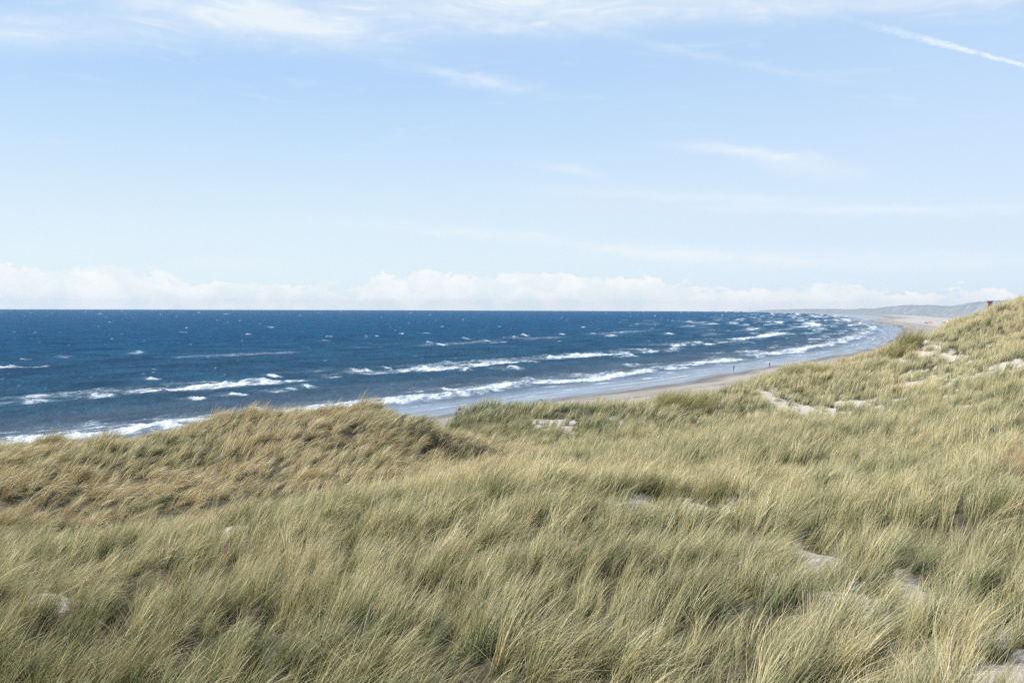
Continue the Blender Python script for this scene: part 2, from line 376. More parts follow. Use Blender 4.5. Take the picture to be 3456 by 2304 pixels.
n.l.new(wb.outputs[0], mx.inputs[1]); n.l.new(fb.outputs[0], mx.inputs[2]); n.l.new(mx.outputs[0], out.inputs[0])
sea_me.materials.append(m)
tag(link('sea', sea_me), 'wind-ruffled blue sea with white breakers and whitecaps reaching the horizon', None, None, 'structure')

# ------------------------------------------------------------------ beach and far dunes
CREST = [(2560, 1047.5, 8000), (2620, 1045.0, 7600), (2700, 1043.0, 6600), (2790, 1042.5, 5900), (2850, 1044.0, 5300), (2950, 1041.0, 4700), (3010, 1034, 4200), (3055, 1030.0, 3900),
         (3120, 1031.5, 3500), (3185, 1037, 3100), (3230, 1029.0, 2700), (3270, 1025, 2500), (3310, 1019.0, 2300), (3335, 1016, 2100), (3400, 1015.0, 1900)]
cr = np.array([at(*p) for p in CREST])[::-1]
crY = np.concatenate([[170., 300, 450, 600, 800, 1000, 1200, 1400], cr[:, 1]])
nearY = np.array([170., 300, 450, 600, 800, 1000, 1200])
ftX_near = np.maximum(0.375 * nearY, xw(nearY) + 42)
crX = np.concatenate([np.maximum(0.462 * nearY, ftX_near + 38), [xw(1400) + 150], cr[:, 0]])
crZ = np.concatenate([[19, 19, 19, 19, 20, 20, 21, 22], cr[:, 2]])
ftw = np.concatenate([crX[:7] - ftX_near, np.interp(crY[7:], [1400, 2000, 2700, 4000, 8000], [62, 70, 60, 90, 60])])   # foot to crest, metres
def coast_z(X, Y, S):
    """beach rising from the water, then the dune front"""
    n_ = -S
    z = np.where(n_ < 0, 0.022 * n_, np.where(n_ < 60, 0.03 * n_, 1.8 + 1.5 * sst(n_, 60, 160)))
    z = z + 0.10 * fbm(n_ / 14, Y / 60, 201, 3) * sst(n_, 2, 30)
    cx = np.interp(Y, crY, crX); cz = np.interp(Y, crY, crZ); fw = np.interp(Y, crY, ftw)
    jag = 14 * fbm(Y / 90, X / 200, 211, 3) * sst(Y, 900, 1600)
    k = (X - (cx - fw) + jag) / fw
    rough = (6.0 * fbm(X / 80, Y / 170, 221, 4) + 2.2 * fbm(X / 14, Y / 25, 231, 3)) * sst(k, 0.1, 0.7) * np.clip(cz / 34, 0.25, 1)
    back = 1 - 0.35 * sst(k, 1.2, 4)
    dz = (cz - z) * np.where(k < 1, sst(k, 0, 1.08), 1.0) * back + rough * np.clip(Y / 2500, 0.3, 1)
    return z, np.where(k > 0, np.maximum(z + dz, z), z), k
def strip(name, Ys, offs, which, mat):
    Yg, Og = np.meshgrid(Ys, offs, indexing='ij')
    X = xw(Yg) + Og
    S, T = st_of(X.ravel(), Yg.ravel()); S = S.reshape(X.shape); T = T.reshape(X.shape)
    zb, zd, k = coast_z(X, Yg, S)
    Z = zb if which == 'beach' else np.where(k > 0.01, zd, zb - 0.6)
    st = np.stack([S, T, k], -1).reshape(-1, 3)
    return mesh_np(name, np.stack([X, Yg, Z], -1).reshape(-1, 3), grid_faces(*X.shape), mat, True, {'st': ('FLOAT_VECTOR', st)})
Ys = np.concatenate([np.linspace(-120, 300, 60), 300 * (7900 / 300) ** (np.linspace(0, 1, 330)[1:])])
m_beach, n, out = material('beach sand')
st = n.attr('st').outputs['Vector']; S_, T_, k_ = n.sep(st)
pos = n.new('ShaderNodeNewGeometry').outputs['Position']
p = n.new('ShaderNodeBsdfPrincipled')
nn = n.noise(n.comb(n.m('MULTIPLY', S_, 0.12), n.m('MULTIPLY', T_, 0.018)), 1.0, 6, 0.62, 0.6)
fine = n.noise(pos, 1.3, 6, 0.7)
py_ = n.sep(pos)[1]
inl = n.m('ADD', n.m('MULTIPLY', S_, -1.0), n.m('MULTIPLY', n.m('SUBTRACT', nn, 0.5), 26.0))
inl = n.m('SUBTRACT', inl, n.ss(py_, 2100.0, 2500.0, 0.0, 75.0))  # far beach haze put into the surface by widening the wet band
dry = n.mix(n.ss(nn, 0.35, 0.65), (0.32, 0.275, 0.22), (0.42, 0.37, 0.305))
dry = n.mix(n.ss(inl, 36.0, 62.0), dry, (0.52, 0.475, 0.42))
dry = n.mix(n.m('MULTIPLY', n.ss(fine, 0.45, 0.8), 0.35), dry, (0.20, 0.17, 0.14))
lines = n.m('MULTIPLY', n.ss(n.noise(n.comb(n.m('MULTIPLY', S_, 0.5), n.m('MULTIPLY', T_, 0.02)), 1.0, 3, 0.5), 0.60, 0.68), 0.55)
dry = n.mix(lines, dry, (0.62, 0.56, 0.49))
wr = n.noise(n.comb(n.m('MULTIPLY', S_, 0.9), n.m('MULTIPLY', T_, 0.10)), 1.2, 5, 0.7)
wl_ = n.m('MULTIPLY', n.m('MULTIPLY', n.ss(inl, 17.0, 19.0), n.ss(inl, 20.0, 23.0, 1.0, 0.0)), n.ss(wr, 0.46, 0.60))
dry = n.mix(n.m('MULTIPLY', wl_, 0.75), dry, (0.10, 0.075, 0.05))
tr_ = n.noise(n.comb(n.m('MULTIPLY', S_, 1.0), n.m('MULTIPLY', T_, 0.012)), 0.9, 2, 0.5)
dry = n.mix(n.m('MULTIPLY', n.ss(tr_, 0.60, 0.66), n.ss(inl, 24.0, 30.0, 0.0, 0.35)), dry, (0.20, 0.165, 0.13))
wet = n.ss(inl, 3.0, 13.0, 1.0, 0.0)  # wetness at the waterline, plus the haze tone of the far beach
n.put(p.inputs['Base Color'], n.mix(wet, dry, (0.155, 0.13, 0.11)))
n.put(p.inputs['Roughness'], n.ss(inl, -1.0, 8.0, 0.12, 0.85))
n.put(p.inputs['Normal'], n.bump(fine, 0.25, 0.05))
n.l.new(p.outputs[0], out.inputs[0])
offs = np.concatenate([np.linspace(-45, 70, 70), np.linspace(75, 420, 50)])
tag(link('beach', strip('beach', Ys, offs, 'beach', m_beach)), 'wide pale sand beach curving away beside the surf', None, None, 'structure')

m_far, n, out = material('far dune slope')
pos = n.new('ShaderNodeNewGeometry').outputs['Position']
st = n.attr('st').outputs['Vector']; S_, T_, k_ = n.sep(st)
p = n.new('ShaderNodeBsdfPrincipled')
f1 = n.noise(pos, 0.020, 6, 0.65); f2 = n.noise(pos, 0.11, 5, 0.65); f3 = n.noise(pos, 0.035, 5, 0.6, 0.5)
g = n.ramp(n.m('ADD', n.m('MULTIPLY', f1, 0.55), n.m('MULTIPLY', f2, 0.45)), [(0.32, (0.13, 0.15, 0.17)), (0.48, (0.225, 0.25, 0.265)), (0.60, (0.31, 0.33, 0.33)), (0.72, (0.46, 0.44, 0.40))])  # distance haze put into the slope colours as pale blue-grey
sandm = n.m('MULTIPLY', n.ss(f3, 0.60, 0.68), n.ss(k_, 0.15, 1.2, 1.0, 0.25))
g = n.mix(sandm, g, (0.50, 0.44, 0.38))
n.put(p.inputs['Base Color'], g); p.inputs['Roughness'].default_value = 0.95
n.put(p.inputs['Normal'], n.bump(f2, 0.8, 2.0)); n.l.new(p.outputs[0], out.inputs[0])
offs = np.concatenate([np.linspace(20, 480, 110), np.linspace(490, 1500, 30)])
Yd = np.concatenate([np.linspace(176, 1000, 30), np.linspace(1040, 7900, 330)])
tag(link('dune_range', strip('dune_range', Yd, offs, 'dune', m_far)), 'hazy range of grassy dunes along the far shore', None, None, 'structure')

# ------------------------------------------------------------------ near dune: ground
GH = 0.42
CT = [  # photo x, y, distance
 (-500, 2304, 7.0), (0, 2304, 7.2), (860, 2304, 7.0), (1728, 2304, 6.9), (2600, 2304, 6.7), (3456, 2304, 6.5), (3956, 2304, 6.5),
 (-500, 2080, 9.8), (0, 2080, 9.9), (860, 2060, 9.6), (1728, 2000, 10.2), (2600, 2000, 10.0), (3456, 1980, 9.8), (3956, 1980, 9.8),
 (-500, 1960, 13.0), (0, 1930, 13.5), (400, 1860, 15.5), (860, 1850, 14.5), (1300, 1760, 16), (1728, 1750, 16), (2200, 1760, 15.5), (2600, 1750, 16), (3000, 1750, 15.5), (3456, 1720, 14.5), (3956, 1700, 14.5),
 (-400, 1890, 16.5), (0, 1860, 17.0), (350, 1815, 19), (700, 1782, 20), (930, 1720, 21.5), (1150, 1665, 23), (1500, 1610, 25), (1728, 1600, 25), (2200, 1610, 25.5), (2600, 1600, 25), (3000, 1590, 24.5), (3456, 1560, 22.5), (3956, 1540, 22.5),
 (-300, 1840, 23), (120, 1845, 24.5), (450, 1795, 27), (900, 1690, 31), (1100, 1612, 33),
 (-300, 1680, 29), (100, 1660, 31), (400, 1640, 33), (700, 1590, 35), (860, 1600, 34.5), (1000, 1560, 35.5), (1250, 1545, 37),
 (-300, 1560, 35), (0, 1545, 37), (350, 1530, 38), (640, 1530, 38), (760, 1540, 38), (900, 1470, 39), (1100, 1460, 40), (1300, 1480, 40.5),
 (-400, 1500, 39), (0, 1492, 41), (200, 1476, 42), (370, 1470, 43), (540, 1462, 44), (640, 1450, 44), (700, 1425, 44.5), (790, 1394, 44), (900, 1388, 44), (1030, 1378, 44.5), (1180, 1362, 45), (1270, 1372, 45), (1340, 1398, 45.5), (1440, 1420, 47),
 (1430, 1500, 42), (1560, 1530, 42), (1700, 1535, 41), (2000, 1530, 38), (2300, 1510, 38), (2600, 1500, 37), (3000, 1490, 36), (3456, 1430, 32), (3956, 1400, 32),
 (1560, 1470, 54), (1750, 1480, 53), (2000, 1460, 54), (2300, 1440, 56), (2600, 1420, 56), (3000, 1380, 54), (3456, 1300, 48), (3956, 1250, 48),
 (1500, 1424, 66), (1600, 1408, 68), (1800, 1386, 71), (2000, 1372, 74), (2190, 1362, 76), (2240, 1342, 79), (2340, 1336, 82), (2480, 1293, 86), (2600, 1262, 90), (2690, 1238, 93), (2760, 1236, 96),
 (2860, 1206, 99), (2930, 1192, 102), (3000, 1170, 105), (3075, 1140, 108), (3115, 1160, 109), (3165, 1118, 112), (3210, 1086, 114), (3260, 1080, 116), (3310, 1066, 117), (3380, 1038, 118), (3456, 1006, 118), (3700, 930, 118), (3956, 900, 118),
 (2400, 1380, 70), (2700, 1330, 74), (2780, 1375, 66), (3000, 1260, 80), (3200, 1180, 86), (3456, 1120, 86), (3956, 1040, 86), (3250, 1260, 66), (3456, 1190, 66)]
cpts = []
for (px, py, D) in CT:
    q = at(px, py, D); g = 0.50 if D > 60 else GH; cpts.append((q[0], q[1], q[2] - (0.28 if 40 < D < 46 and px > 600 else g)))
for px in (-500, -100, 300, 700, 1100, 1400):                     # seaward faces that fall to the beach
    for D, z in ((53, 16.0), (66, 9.5), (84, 4.0), (110, 1.0), (150, -2.5)):
        q = at(px, 1200, D); cpts.append((q[0], q[1], z))
for px in (1700, 2100):
    for D, z in ((88, 11.0), (104, 5.5), (125, 1.5), (165, -3.0)):
        q = at(px, 1200, D); cpts.append((q[0], q[1], z))
for px, l in ((2500, ((104, 13.), (118, 7.5), (140, 2.), (175, -2.5))), (2850, ((118, 16.), (130, 11), (150, 5), (175, 0))), (3150, ((126, 17.5), (140, 14.), (175, 9.))),
              (3456, ((135, 24.), (175, 20.))), (3956, ((135, 26.), (175, 22.)))):
    for D, z in l:
        q = at(px, 1200, D); cpts.append((q[0], q[1], z))
for x, y, z in ((-8, -4, 23.3), (0, -4, 23.3), (8, -4, 23.3), (-4, 1.5, 23.0), (0, 1.5, 23.0), (4, 1.5, 23.0), (-6, 3.5, 22.3), (0, 3.5, 22.35), (6, 3.5, 22.5)):
    cpts.append((x, y, z))
cpts = np.array(cpts)
def ab(x, y): return 3.0 * x / (y + 8), np.log(y + 8)
ca, cb = ab(cpts[:, 0], cpts[:, 1])
def U(r2): return np.where(r2 > 1e-12, 0.5 * r2 * np.log(r2 + 1e-12), 0)
n_ = len(cpts)
Kmat = U((ca[:, None] - ca[None]) ** 2 + (cb[:, None] - cb[None]) ** 2) + np.eye(n_) * 0.002
P = np.stack([np.ones(n_), ca, cb], 1)
A = np.block([[Kmat, P], [P.T, np.zeros((3, 3))]])
wts = np.linalg.solve(A, np.concatenate([cpts[:, 2], [0, 0, 0]]))
NA, NB = 560, 480
ga = np.linspace(-3.0, 3.0, NA); gb = np.linspace(math.log(4.5), math.log(183), NB)
GB, GA = np.meshgrid(gb, ga, indexing='ij')
Zg = wts[n_] + wts[n_ + 1] * GA + wts[n_ + 2] * GB
for i in range(n_):
    Zg += wts[i] * U((GA - ca[i]) ** 2 + (GB - cb[i]) ** 2)
Yg = np.exp(GB) - 8; Xg = GA * (Yg + 8) / 3.0
def tuss(x, y):
    """tussock field, drawn out along the wind"""
    u = x * 0.96 + y * 0.28; v = -x * 0.28 + y * 0.96
    return 0.50 * perlin(u / 1.7, v / 1.15, 301) + 0.52 * perlin(u / 0.75, v / 0.50, 311) + 0.25 * perlin(u / 4.5, v / 3.2, 321)
Tg = tuss(Xg, Yg)
Zg = Zg + 0.30 * fbm(Xg / 5.5, Yg / 4.5, 331, 3) * sst(Yg, 4, 14) + 0.32 * Tg * sst(Yg, 5, 9) + 0.60 * fbm(Xg / 6.0, Yg / 4.5, 339, 3) * sst(Yg, 26, 32) * (1 - sst(Yg, 46, 50)) + 0.55 * fbm(Xg / 14, Yg / 10, 337, 2) * sst(Yg, 48, 80)
def bil(G, x, y):
    a, b = ab(x, y)
    fa = np.clip((a - ga[0]) / (ga[1] - ga[0]), 0, NA - 1.001); fb = np.clip((b - gb[0]) / (gb[1] - gb[0]), 0, NB - 1.001)
    ia = fa.astype(int); ib = fb.astype(int); ta = fa - ia; tb = fb - ib
    return (G[ib, ia] * (1 - ta) + G[ib, ia + 1] * ta) * (1 - tb) + (G[ib + 1, ia] * (1 - ta) + G[ib + 1, ia + 1] * ta) * tb
def ground(px, py, d0=4.0, d1=170.0):
    """first point of the dune seen through a photo pixel"""
    D = np.exp(np.linspace(math.log(d0), math.log(d1), 1500)); d = ray(px, py)
    X = d[0] * D / d[1]; Z = H + d[2] * D / d[1]
    h = np.where(Z < bil(Zg, X, D))[0]
    if len(h) == 0: return ground(px, py + 8, d0, d1) if py < 2200 else None
    return np.array([X[h[0]], D[h[0]], bil(Zg, X[h[:1]], D[h[:1]])[0]])
# bare sand: photo x, y, half width px, half depth in metres, bareness
PATCH = [(815, 1800, 75, 1.5, 1.2), (760, 1835, 60, 0.9, 0.6), (350, 1985, 50, 0.5, .7), (2320, 1722, 190, 2.2, 1.0), (2440, 1730, 70, 1.2, .9), (2140, 1712, 60, 1.3, .8), (2700, 1885, 70, 1.2, 1.1),
         (2830, 1965, 90, 1.2, 1.2), (2960, 1945, 90, 1.1, 1.0), (3300, 2190, 110, 0.9, 1.2), (3420, 2145, 90, 0.8, 1.1), (3420, 2270, 100, 0.8, 1.1), (3330, 2140, 60, .5, .6),
         (1880, 1430, 110, 2.6, .72), (2080, 1420, 60, 2.0, .5), (2875, 1366, 75, 4.5, 1.2), (2690, 1385, 90, 4.5, 1.1), (2760, 1405, 80, 3, .9), (2730, 1440, 70, 2.4, 1.1), (2900, 1395, 120, 3.0, .75), (3160, 1385, 60, 4.5, 1.0),
         (3240, 1290, 90, 6, .85), (3300, 1330, 110, 5, .8), (3190, 1340, 110, 4, .55), (3380, 1240, 90, 7, .9), (3120, 1290, 80, 5, .5), (3115, 1172, 22, 3.4, 1.2), (3125, 1190, 36, 2.4, 1.0), (3105, 1148, 20, 3, 1.0), (2575, 1333, 34, 3.0, 1.2), (2620, 1320, 60, 3, .5),
         (2980, 1205, 22, 2.5, 1.0), (3250, 1235, 60, 5, .5), (2520, 1455, 60, 2.4, .8), (3030, 1430, 60, 2.5, .7), (3400, 1170, 40, 4, .5), (1660, 1500, 110, 2.2, .55), (2380, 1462, 110, 2.0, .45), (2850, 1205, 30, 2.5, .6), (130, 1960, 40, .5, .5), (2180, 1310, 1, 1, 0)]
bare = np.zeros(Xg.shape); lift = np.zeros(Xg.shape)
for (px, py, hw, dep, st_) in PATCH:
    q = ground(px, py)
    if q is None: continue
    w = hw * q[1] / F + (0.35 if q[1] < 36 else 0.0); near = q[1] < 36; hide = min(4.0, max(1.6, 0.205 * q[1])) if near else 4.2; st_ = st_ * (1.02 if near else 1.0)
    if near and hw > 50: lift = np.maximum(lift, (0.05 + 0.20 * float(sst(q[1], 10, 16))) * np.exp(-((Xg - q[0]) / (w * 1.5)) ** 2 - ((Yg - q[1] - 0.5) / (0.9 + 0.25 * dep)) ** 2) * (Yg > -99))
    if not near: dep = dep * 0.50; dep = dep + 0.5 * hide
    ex = (Xg - q[0] + (0.28 if near else 0)) / w; ey = (Yg - (q[1] - 0.45 * hide)) / dep
    bare = np.maximum(bare, st_ * np.exp(-(ex * ex + ey * ey) ** 1.5))
Zg = Zg + lift
bare = bare * (0.66 + 1.6 * fbm(Xg / 0.9, Yg / 0.9, 341, 3) + 0.8 * fbm(Xg / 3.0, Yg / 3.0, 345, 2)) + 0.62 * sst(fbm(Xg / 2.2, Yg / 2.6, 351, 3), 0.08, 0.40) * np.exp(-(((Xg / (Yg + 8)) - 0.40) / 0.10) ** 2) * sst(Yg, 48, 56) * (1 - sst(Yg, 80, 95)) 
bare = np.clip(bare, 0, 1.3)
m_dune, n, out = material('dune ground')
pos = n.new('ShaderNodeNewGeometry').outputs['Position']; ba = n.attr('bare').outputs['Fac']
p = n.new('ShaderNodeBsdfPrincipled')
s1 = n.noise(pos, 3.0, 6, 0.7); s2 = n.noise(pos, 22.0, 4, 0.7); s3 = n.noise(pos, 0.7, 3)
sandc = n.mix(s1, (0.46, 0.405, 0.33), (0.64, 0.58, 0.49))
sandc = n.mix(n.m('MULTIPLY', n.ss(s2, 0.60, 0.72), 0.5), sandc, (0.24, 0.19, 0.12))
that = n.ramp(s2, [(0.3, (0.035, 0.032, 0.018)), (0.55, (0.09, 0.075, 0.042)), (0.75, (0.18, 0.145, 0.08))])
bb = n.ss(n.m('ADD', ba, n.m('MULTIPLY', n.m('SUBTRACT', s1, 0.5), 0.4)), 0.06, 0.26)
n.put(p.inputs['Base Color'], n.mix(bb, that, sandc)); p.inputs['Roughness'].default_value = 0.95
n.put(p.inputs['Normal'], n.bump(n.m('ADD', s1, n.m('MULTIPLY', s2, 0.4)), 0.7, 0.08))
n.l.new(p.outputs[0], out.inputs[0])
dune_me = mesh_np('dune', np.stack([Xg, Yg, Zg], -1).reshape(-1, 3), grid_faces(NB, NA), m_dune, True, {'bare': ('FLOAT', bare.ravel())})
tag(link('dune', dune_me), 'sandy coastal dune under long grass in the foreground', None, None, 'structure')

# ------------------------------------------------------------------ marram grass
m_grass, n, out = material('marram grass')
bc = n.attr('bc').outputs['Color']; r_, t_, b_ = n.sep(bc)
tint = n.attr('tint', 'INSTANCER').outputs['Fac']
oi = n.new('ShaderNodeObjectInfo').outputs['Random']
f = n.m('ADD', n.m('MULTIPLY', tint, 0.62), n.m('MULTIPLY', r_, 0.44))
f = n.m('ADD', f, n.m('MULTIPLY', n.m('SUBTRACT', oi, 0.5), 0.42))
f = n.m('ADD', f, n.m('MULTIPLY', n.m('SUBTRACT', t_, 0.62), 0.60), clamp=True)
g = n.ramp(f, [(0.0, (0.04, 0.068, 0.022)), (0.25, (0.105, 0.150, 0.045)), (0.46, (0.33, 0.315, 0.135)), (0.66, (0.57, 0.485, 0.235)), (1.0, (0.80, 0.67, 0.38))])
g = n.mix(n.m('MULTIPLY', n.ss(b_, 0.80, 1.0), 0.65), g, (0.27, 0.155, 0.08))
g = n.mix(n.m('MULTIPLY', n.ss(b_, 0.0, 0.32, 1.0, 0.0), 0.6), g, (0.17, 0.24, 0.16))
g = n.mix(n.m('MULTIPLY', n.ss(tint, 0.70, 1.0), 0.38), g, (0.54, 0.41, 0.225))
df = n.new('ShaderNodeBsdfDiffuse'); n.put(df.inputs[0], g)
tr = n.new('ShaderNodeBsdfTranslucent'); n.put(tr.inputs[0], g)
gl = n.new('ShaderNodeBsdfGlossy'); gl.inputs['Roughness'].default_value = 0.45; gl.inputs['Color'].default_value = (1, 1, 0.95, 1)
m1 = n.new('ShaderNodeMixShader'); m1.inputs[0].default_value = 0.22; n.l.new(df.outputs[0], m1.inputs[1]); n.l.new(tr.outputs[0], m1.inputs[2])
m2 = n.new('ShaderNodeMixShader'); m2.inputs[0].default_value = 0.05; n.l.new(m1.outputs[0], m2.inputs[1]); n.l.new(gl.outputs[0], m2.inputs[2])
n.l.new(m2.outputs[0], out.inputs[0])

def blades(rs, N_, rad, L, th0, th1, w0, spread, K=4, upright=0.0, radial=0.0):
    """N_ curved tapering blades that lean to +x; returns verts, quads, colour"""
    rr = rad * np.sqrt(rs.rand(N_)); ph = rs.rand(N_) * 2 * math.pi
    bx = rr * np.cos(ph); by = rr * np.sin(ph)
    a = rs.normal(0, spread, N_)
    a = np.where(rs.rand(N_) < 0.06, rs.uniform(-math.pi, math.pi, N_), a)
    a = a + radial * np.sin(ph) * rr / rad
    Ln = rs.uniform(L[0], L[1], N_); t0 = rs.uniform(*th0, N_); t1 = rs.uniform(*th1, N_) + 0.12 * rs.normal(size=N_)
    t1 = np.maximum(t1, t0 + 0.05)
    tw = rs.uniform(-1.2, 1.2, N_); w = w0 * rs.uniform(0.6, 1.35, N_)
    V = np.zeros((N_, K + 1, 2, 3)); C = np.zeros((N_, K + 1, 2, 4))
    x = np.zeros(N_); z = np.full(N_, -0.06)
    cr_ = rs.rand(N_); cb_ = rs.rand(N_); curl = rs.normal(0, 0.25, N_)
    sag = np.zeros(N_)
    for k in range(K + 1):
        t = k / K; th = t0 + (t1 - t0) * t ** 1.25
        if k: x = x + np.sin(th) * Ln / K; z = z + np.cos(th) * Ln / K; sag = sag + curl * np.sin(th) * Ln / K * t
        px = bx + x * np.cos(a) - sag * np.sin(a); py = by + x * np.sin(a) + sag * np.cos(a)
        hw = 0.5 * w * (1 - t ** 1.8) + 0.0004
        sxv = -np.sin(a) * np.cos(tw) + np.cos(a) * np.cos(th) * np.sin(tw); syv = np.cos(a) * np.cos(tw) + np.sin(a) * np.cos(th) * np.sin(tw); szv = -np.sin(th) * np.sin(tw)
        for j, sg in enumerate((-1, 1)):
            V[:, k, j] = np.stack([px + sg * hw * sxv, py + sg * hw * syv, z + sg * hw * szv], -1)
            C[:, k, j] = np.stack([cr_, np.full(N_, t), cb_, np.ones(N_)], -1)
    base = (np.arange(N_) * (K + 1) * 2)[:, None] + (np.arange(K) * 2)[None]
    Fq = np.stack([base, base + 1, base + 3, base + 2], -1).reshape(-1, 4)
    return V.reshape(-1, 3), Fq, C.reshape(-1, 4)
# tuft meshes per distance band and amount of lean
rs = np.random.RandomState(5)
BANDS = [  # d0, d1, blades, radius, width, scale, tufts per m2, lateral limit
    (2.5, 15.5, 38, 0.070, 0.0068, 0.62, 62),
    (14.5, 31, 34, 0.095, 0.0105, 0.74, 37),
    (29.5, 62, 30, 0.14, 0.0155, 0.88, 19),
    (58, 135, 26, 0.30, 0.0250, 0.86, 9.0)]
LEAN = [((0.02, 0.35), (0.25, 0.85)), ((0.10, 0.50), (0.65, 1.25)), ((0.25, 0.75), (1.15, 1.75))]
src = []
for bi, (d0_, d1_, nb, rad, w0, sc_, dens) in enumerate(BANDS):
    coll = bpy.data.collections.new('tuft shapes %d' % bi)
    for li, (a0, a1) in enumerate(LEAN):
        for sd_ in range(4):
            V, Fq, C = blades(rs, nb, rad, (0.42, 1.08), a0, a1, w0, 0.26 + 0.10 * sd_ / 3, 4)
            me = mesh_np('tuft', V, Fq, m_grass, False, {'bc': ('FLOAT_COLOR', C)})
            o = bpy.data.objects.new('t%d_%d' % (li, sd_), me); coll.objects.link(o)
    src.append(coll)
def region_fields(x, y):
    """how straw coloured, painted hollow shade included, and how flattened the grass grows"""
    ar = x / (y + 8)
    left = sst(y, 26, 33) * (1 - sst(y, 50, 56)) * (1 - sst(ar, -0.02, 0.05))
    lf2 = sst(y, 19, 27) * (1 - sst(ar, -0.25, -0.12)) * (1 - sst(y, 50, 60))
    left = np.maximum(left, lf2)
    tint = 0.54 + 0.40 * fbm(x / 6, y / 6, 401, 3) + 0.22 * fbm(x / 1.4, y / 1.4, 411, 2)
    tint += 0.34 * left - 0.34 * sst(y, 21, 24) * (1 - sst(y, 27, 30)) * (1 - sst(ar, -0.20, -0.12))  # straw hump; shade of the left hollow put into the tint as dark green
    green = np.exp(-((ar - 0.03) / 0.10) ** 2) * sst(y, 50, 58) * (1 - sst(y, 68, 76))
    tint -= 0.26 * green
    tint += 0.17 * sst(y, 66, 90)
    tint += 0.14 * np.exp(-((y - 27) / 7.0) ** 2) * (1 - sst(ar, 0.10, 0.3))
    tint -= 0.12 * (1 - sst(y, 8, 20)) * sst(fbm(x / 3.5, y / 3.5, 421, 2), -0.1, 0.3)
    lean = 0.70 + 1.3 * fbm(x / 4.5, y / 4.5, 431, 3) + 1.0 * left + 0.35 * np.exp(-((ar - 0.5) / 0.15) ** 2) * sst(y, 12, 20)
    lean -= 0.25 * sst(y, 60, 80)
    return np.clip(tint, 0, 1), lean
def make_points(name, bi, label):
    d0_, d1_, nb, rad, w0, sc_, dens = BANDS[bi]
    # even samples of the band, widened a little to either side of the view
    amax = 0.80
    area = amax * 2 * ((d1_ + 8) ** 2 - (d0_ + 8) ** 2) / 2
    n_try = int(area * dens)
    u = rs.rand(n_try); Yp = np.sqrt((d0_ + 8) ** 2 + u * ((d1_ + 8) ** 2 - (d0_ + 8) ** 2)) - 8
    Xp = rs.uniform(-amax, amax, n_try) * (Yp + 8)
    ok = np.abs(Xp) < 0.60 * Yp + 3.5 + 0.04 * Yp
    Xp, Yp = Xp[ok], Yp[ok]
    # soft hand-over between neighbouring bands
    fr = np.minimum(sst(Yp, d0_, d0_ + 0.12 * d0_ + 0.3) if bi else 1.0, 1 - sst(Yp, d1_ - 0.10 * d1_, d1_))
    T = tuss(Xp, Yp)
    if bi < 3: T = 0.75 * T + (0.60 if bi < 2 else 0.35) * perlin((Xp + 0.3 * Yp) / 0.50, (Yp - 0.3 * Xp) / 0.36, 303)
    B = bil(bare, Xp, Yp); Z = bil(Zg, Xp, Yp)
    pr = np.clip(0.50 + 1.25 * T, np.where((Yp > 26) & (Yp < 54), 0.42, 0.08), 1.0) * (1 - sst(B - 0.30 * T * (B > 0.1), 0.16, 0.62) * 0.965) * fr
    pr = pr * np.where(Z < 6.5, 0.0, 1.0)
    ok = rs.rand(len(Xp)) < pr
    Xp, Yp, Z, T, B = Xp[ok], Yp[ok], Z[ok], T[ok], B[ok]
    tint, lean = region_fields(Xp, Yp)
    tint = np.clip(tint + 0.20 * T, 0, 1)
    li = np.clip(np.round(lean + rs.normal(0, 0.50, len(Xp))), 0, 2).astype(int)
    idx = li * 4 + rs.randint(0, 4, len(Xp))
    wind = 0.22 + 0.75 * fbm(Xp / 7, Yp / 7, 441, 3) + 0.45 * fbm(Xp / 1.7, Yp / 1.7, 451, 2) + rs.normal(0, 0.26, len(Xp))
    scl = sc_ * (0.72 + 0.50 * np.clip(T + 0.3, -0.4, 1.1)) * rs.uniform(0.82, 1.18, len(Xp)) * (1 - 0.35 * sst(B, 0.1, 0.6))
    scl *= 1 - 0.30 * sst(tint, 0.0, 1.0) * 0
    # tilt with the ground
    e = 0.25
    gx = (bil(Zg, Xp + e, Yp) - bil(Zg, Xp - e, Yp)) / (2 * e); gy = (bil(Zg, Xp, Yp + e) - bil(Zg, Xp, Yp - e)) / (2 * e)
    rot = np.stack([np.clip(gy, -0.5, 0.5) * 0.5, np.clip(-gx, -0.5, 0.5) * 0.5, wind], -1)
    me = bpy.data.meshes.new(name); v = np.stack([Xp, Yp, Z], -1).astype(np.float32)
    me.vertices.add(len(v)); me.vertices.foreach_set('co', v.ravel())
    for nm, typ, arr, key in (('rot', 'FLOAT_VECTOR', rot, 'vector'), ('scl', 'FLOAT', scl, 'value'), ('tint', 'FLOAT', tint, 'value'), ('idx', 'INT', idx, 'value')):
        a_ = me.attributes.new(nm, typ, 'POINT'); a_.data.foreach_set(key, np.asarray(arr, np.int32 if typ == 'INT' else np.float32).ravel())
    me.update(); me.materials.append(m_grass)
    o = link(name, me); tag(o, label, None, None, 'stuff')
    ng = bpy.data.node_groups.new('scatter', 'GeometryNodeTree')
    ng.interface.new_socket('Geometry', in_out='INPUT', socket_type='NodeSocketGeometry')
    ng.interface.new_socket('Geometry', in_out='OUTPUT', socket_type='NodeSocketGeometry')
    gi = ng.nodes.new('NodeGroupInput'); go = ng.nodes.new('NodeGroupOutput')
    ip = ng.nodes.new('GeometryNodeInstanceOnPoints'); ci = ng.nodes.new('GeometryNodeCollectionInfo')
    ci.inputs['Collection'].default_value = src[bi]; ci.inputs['Separate Children'].default_value = True; ci.inputs['Reset Children'].default_value = True
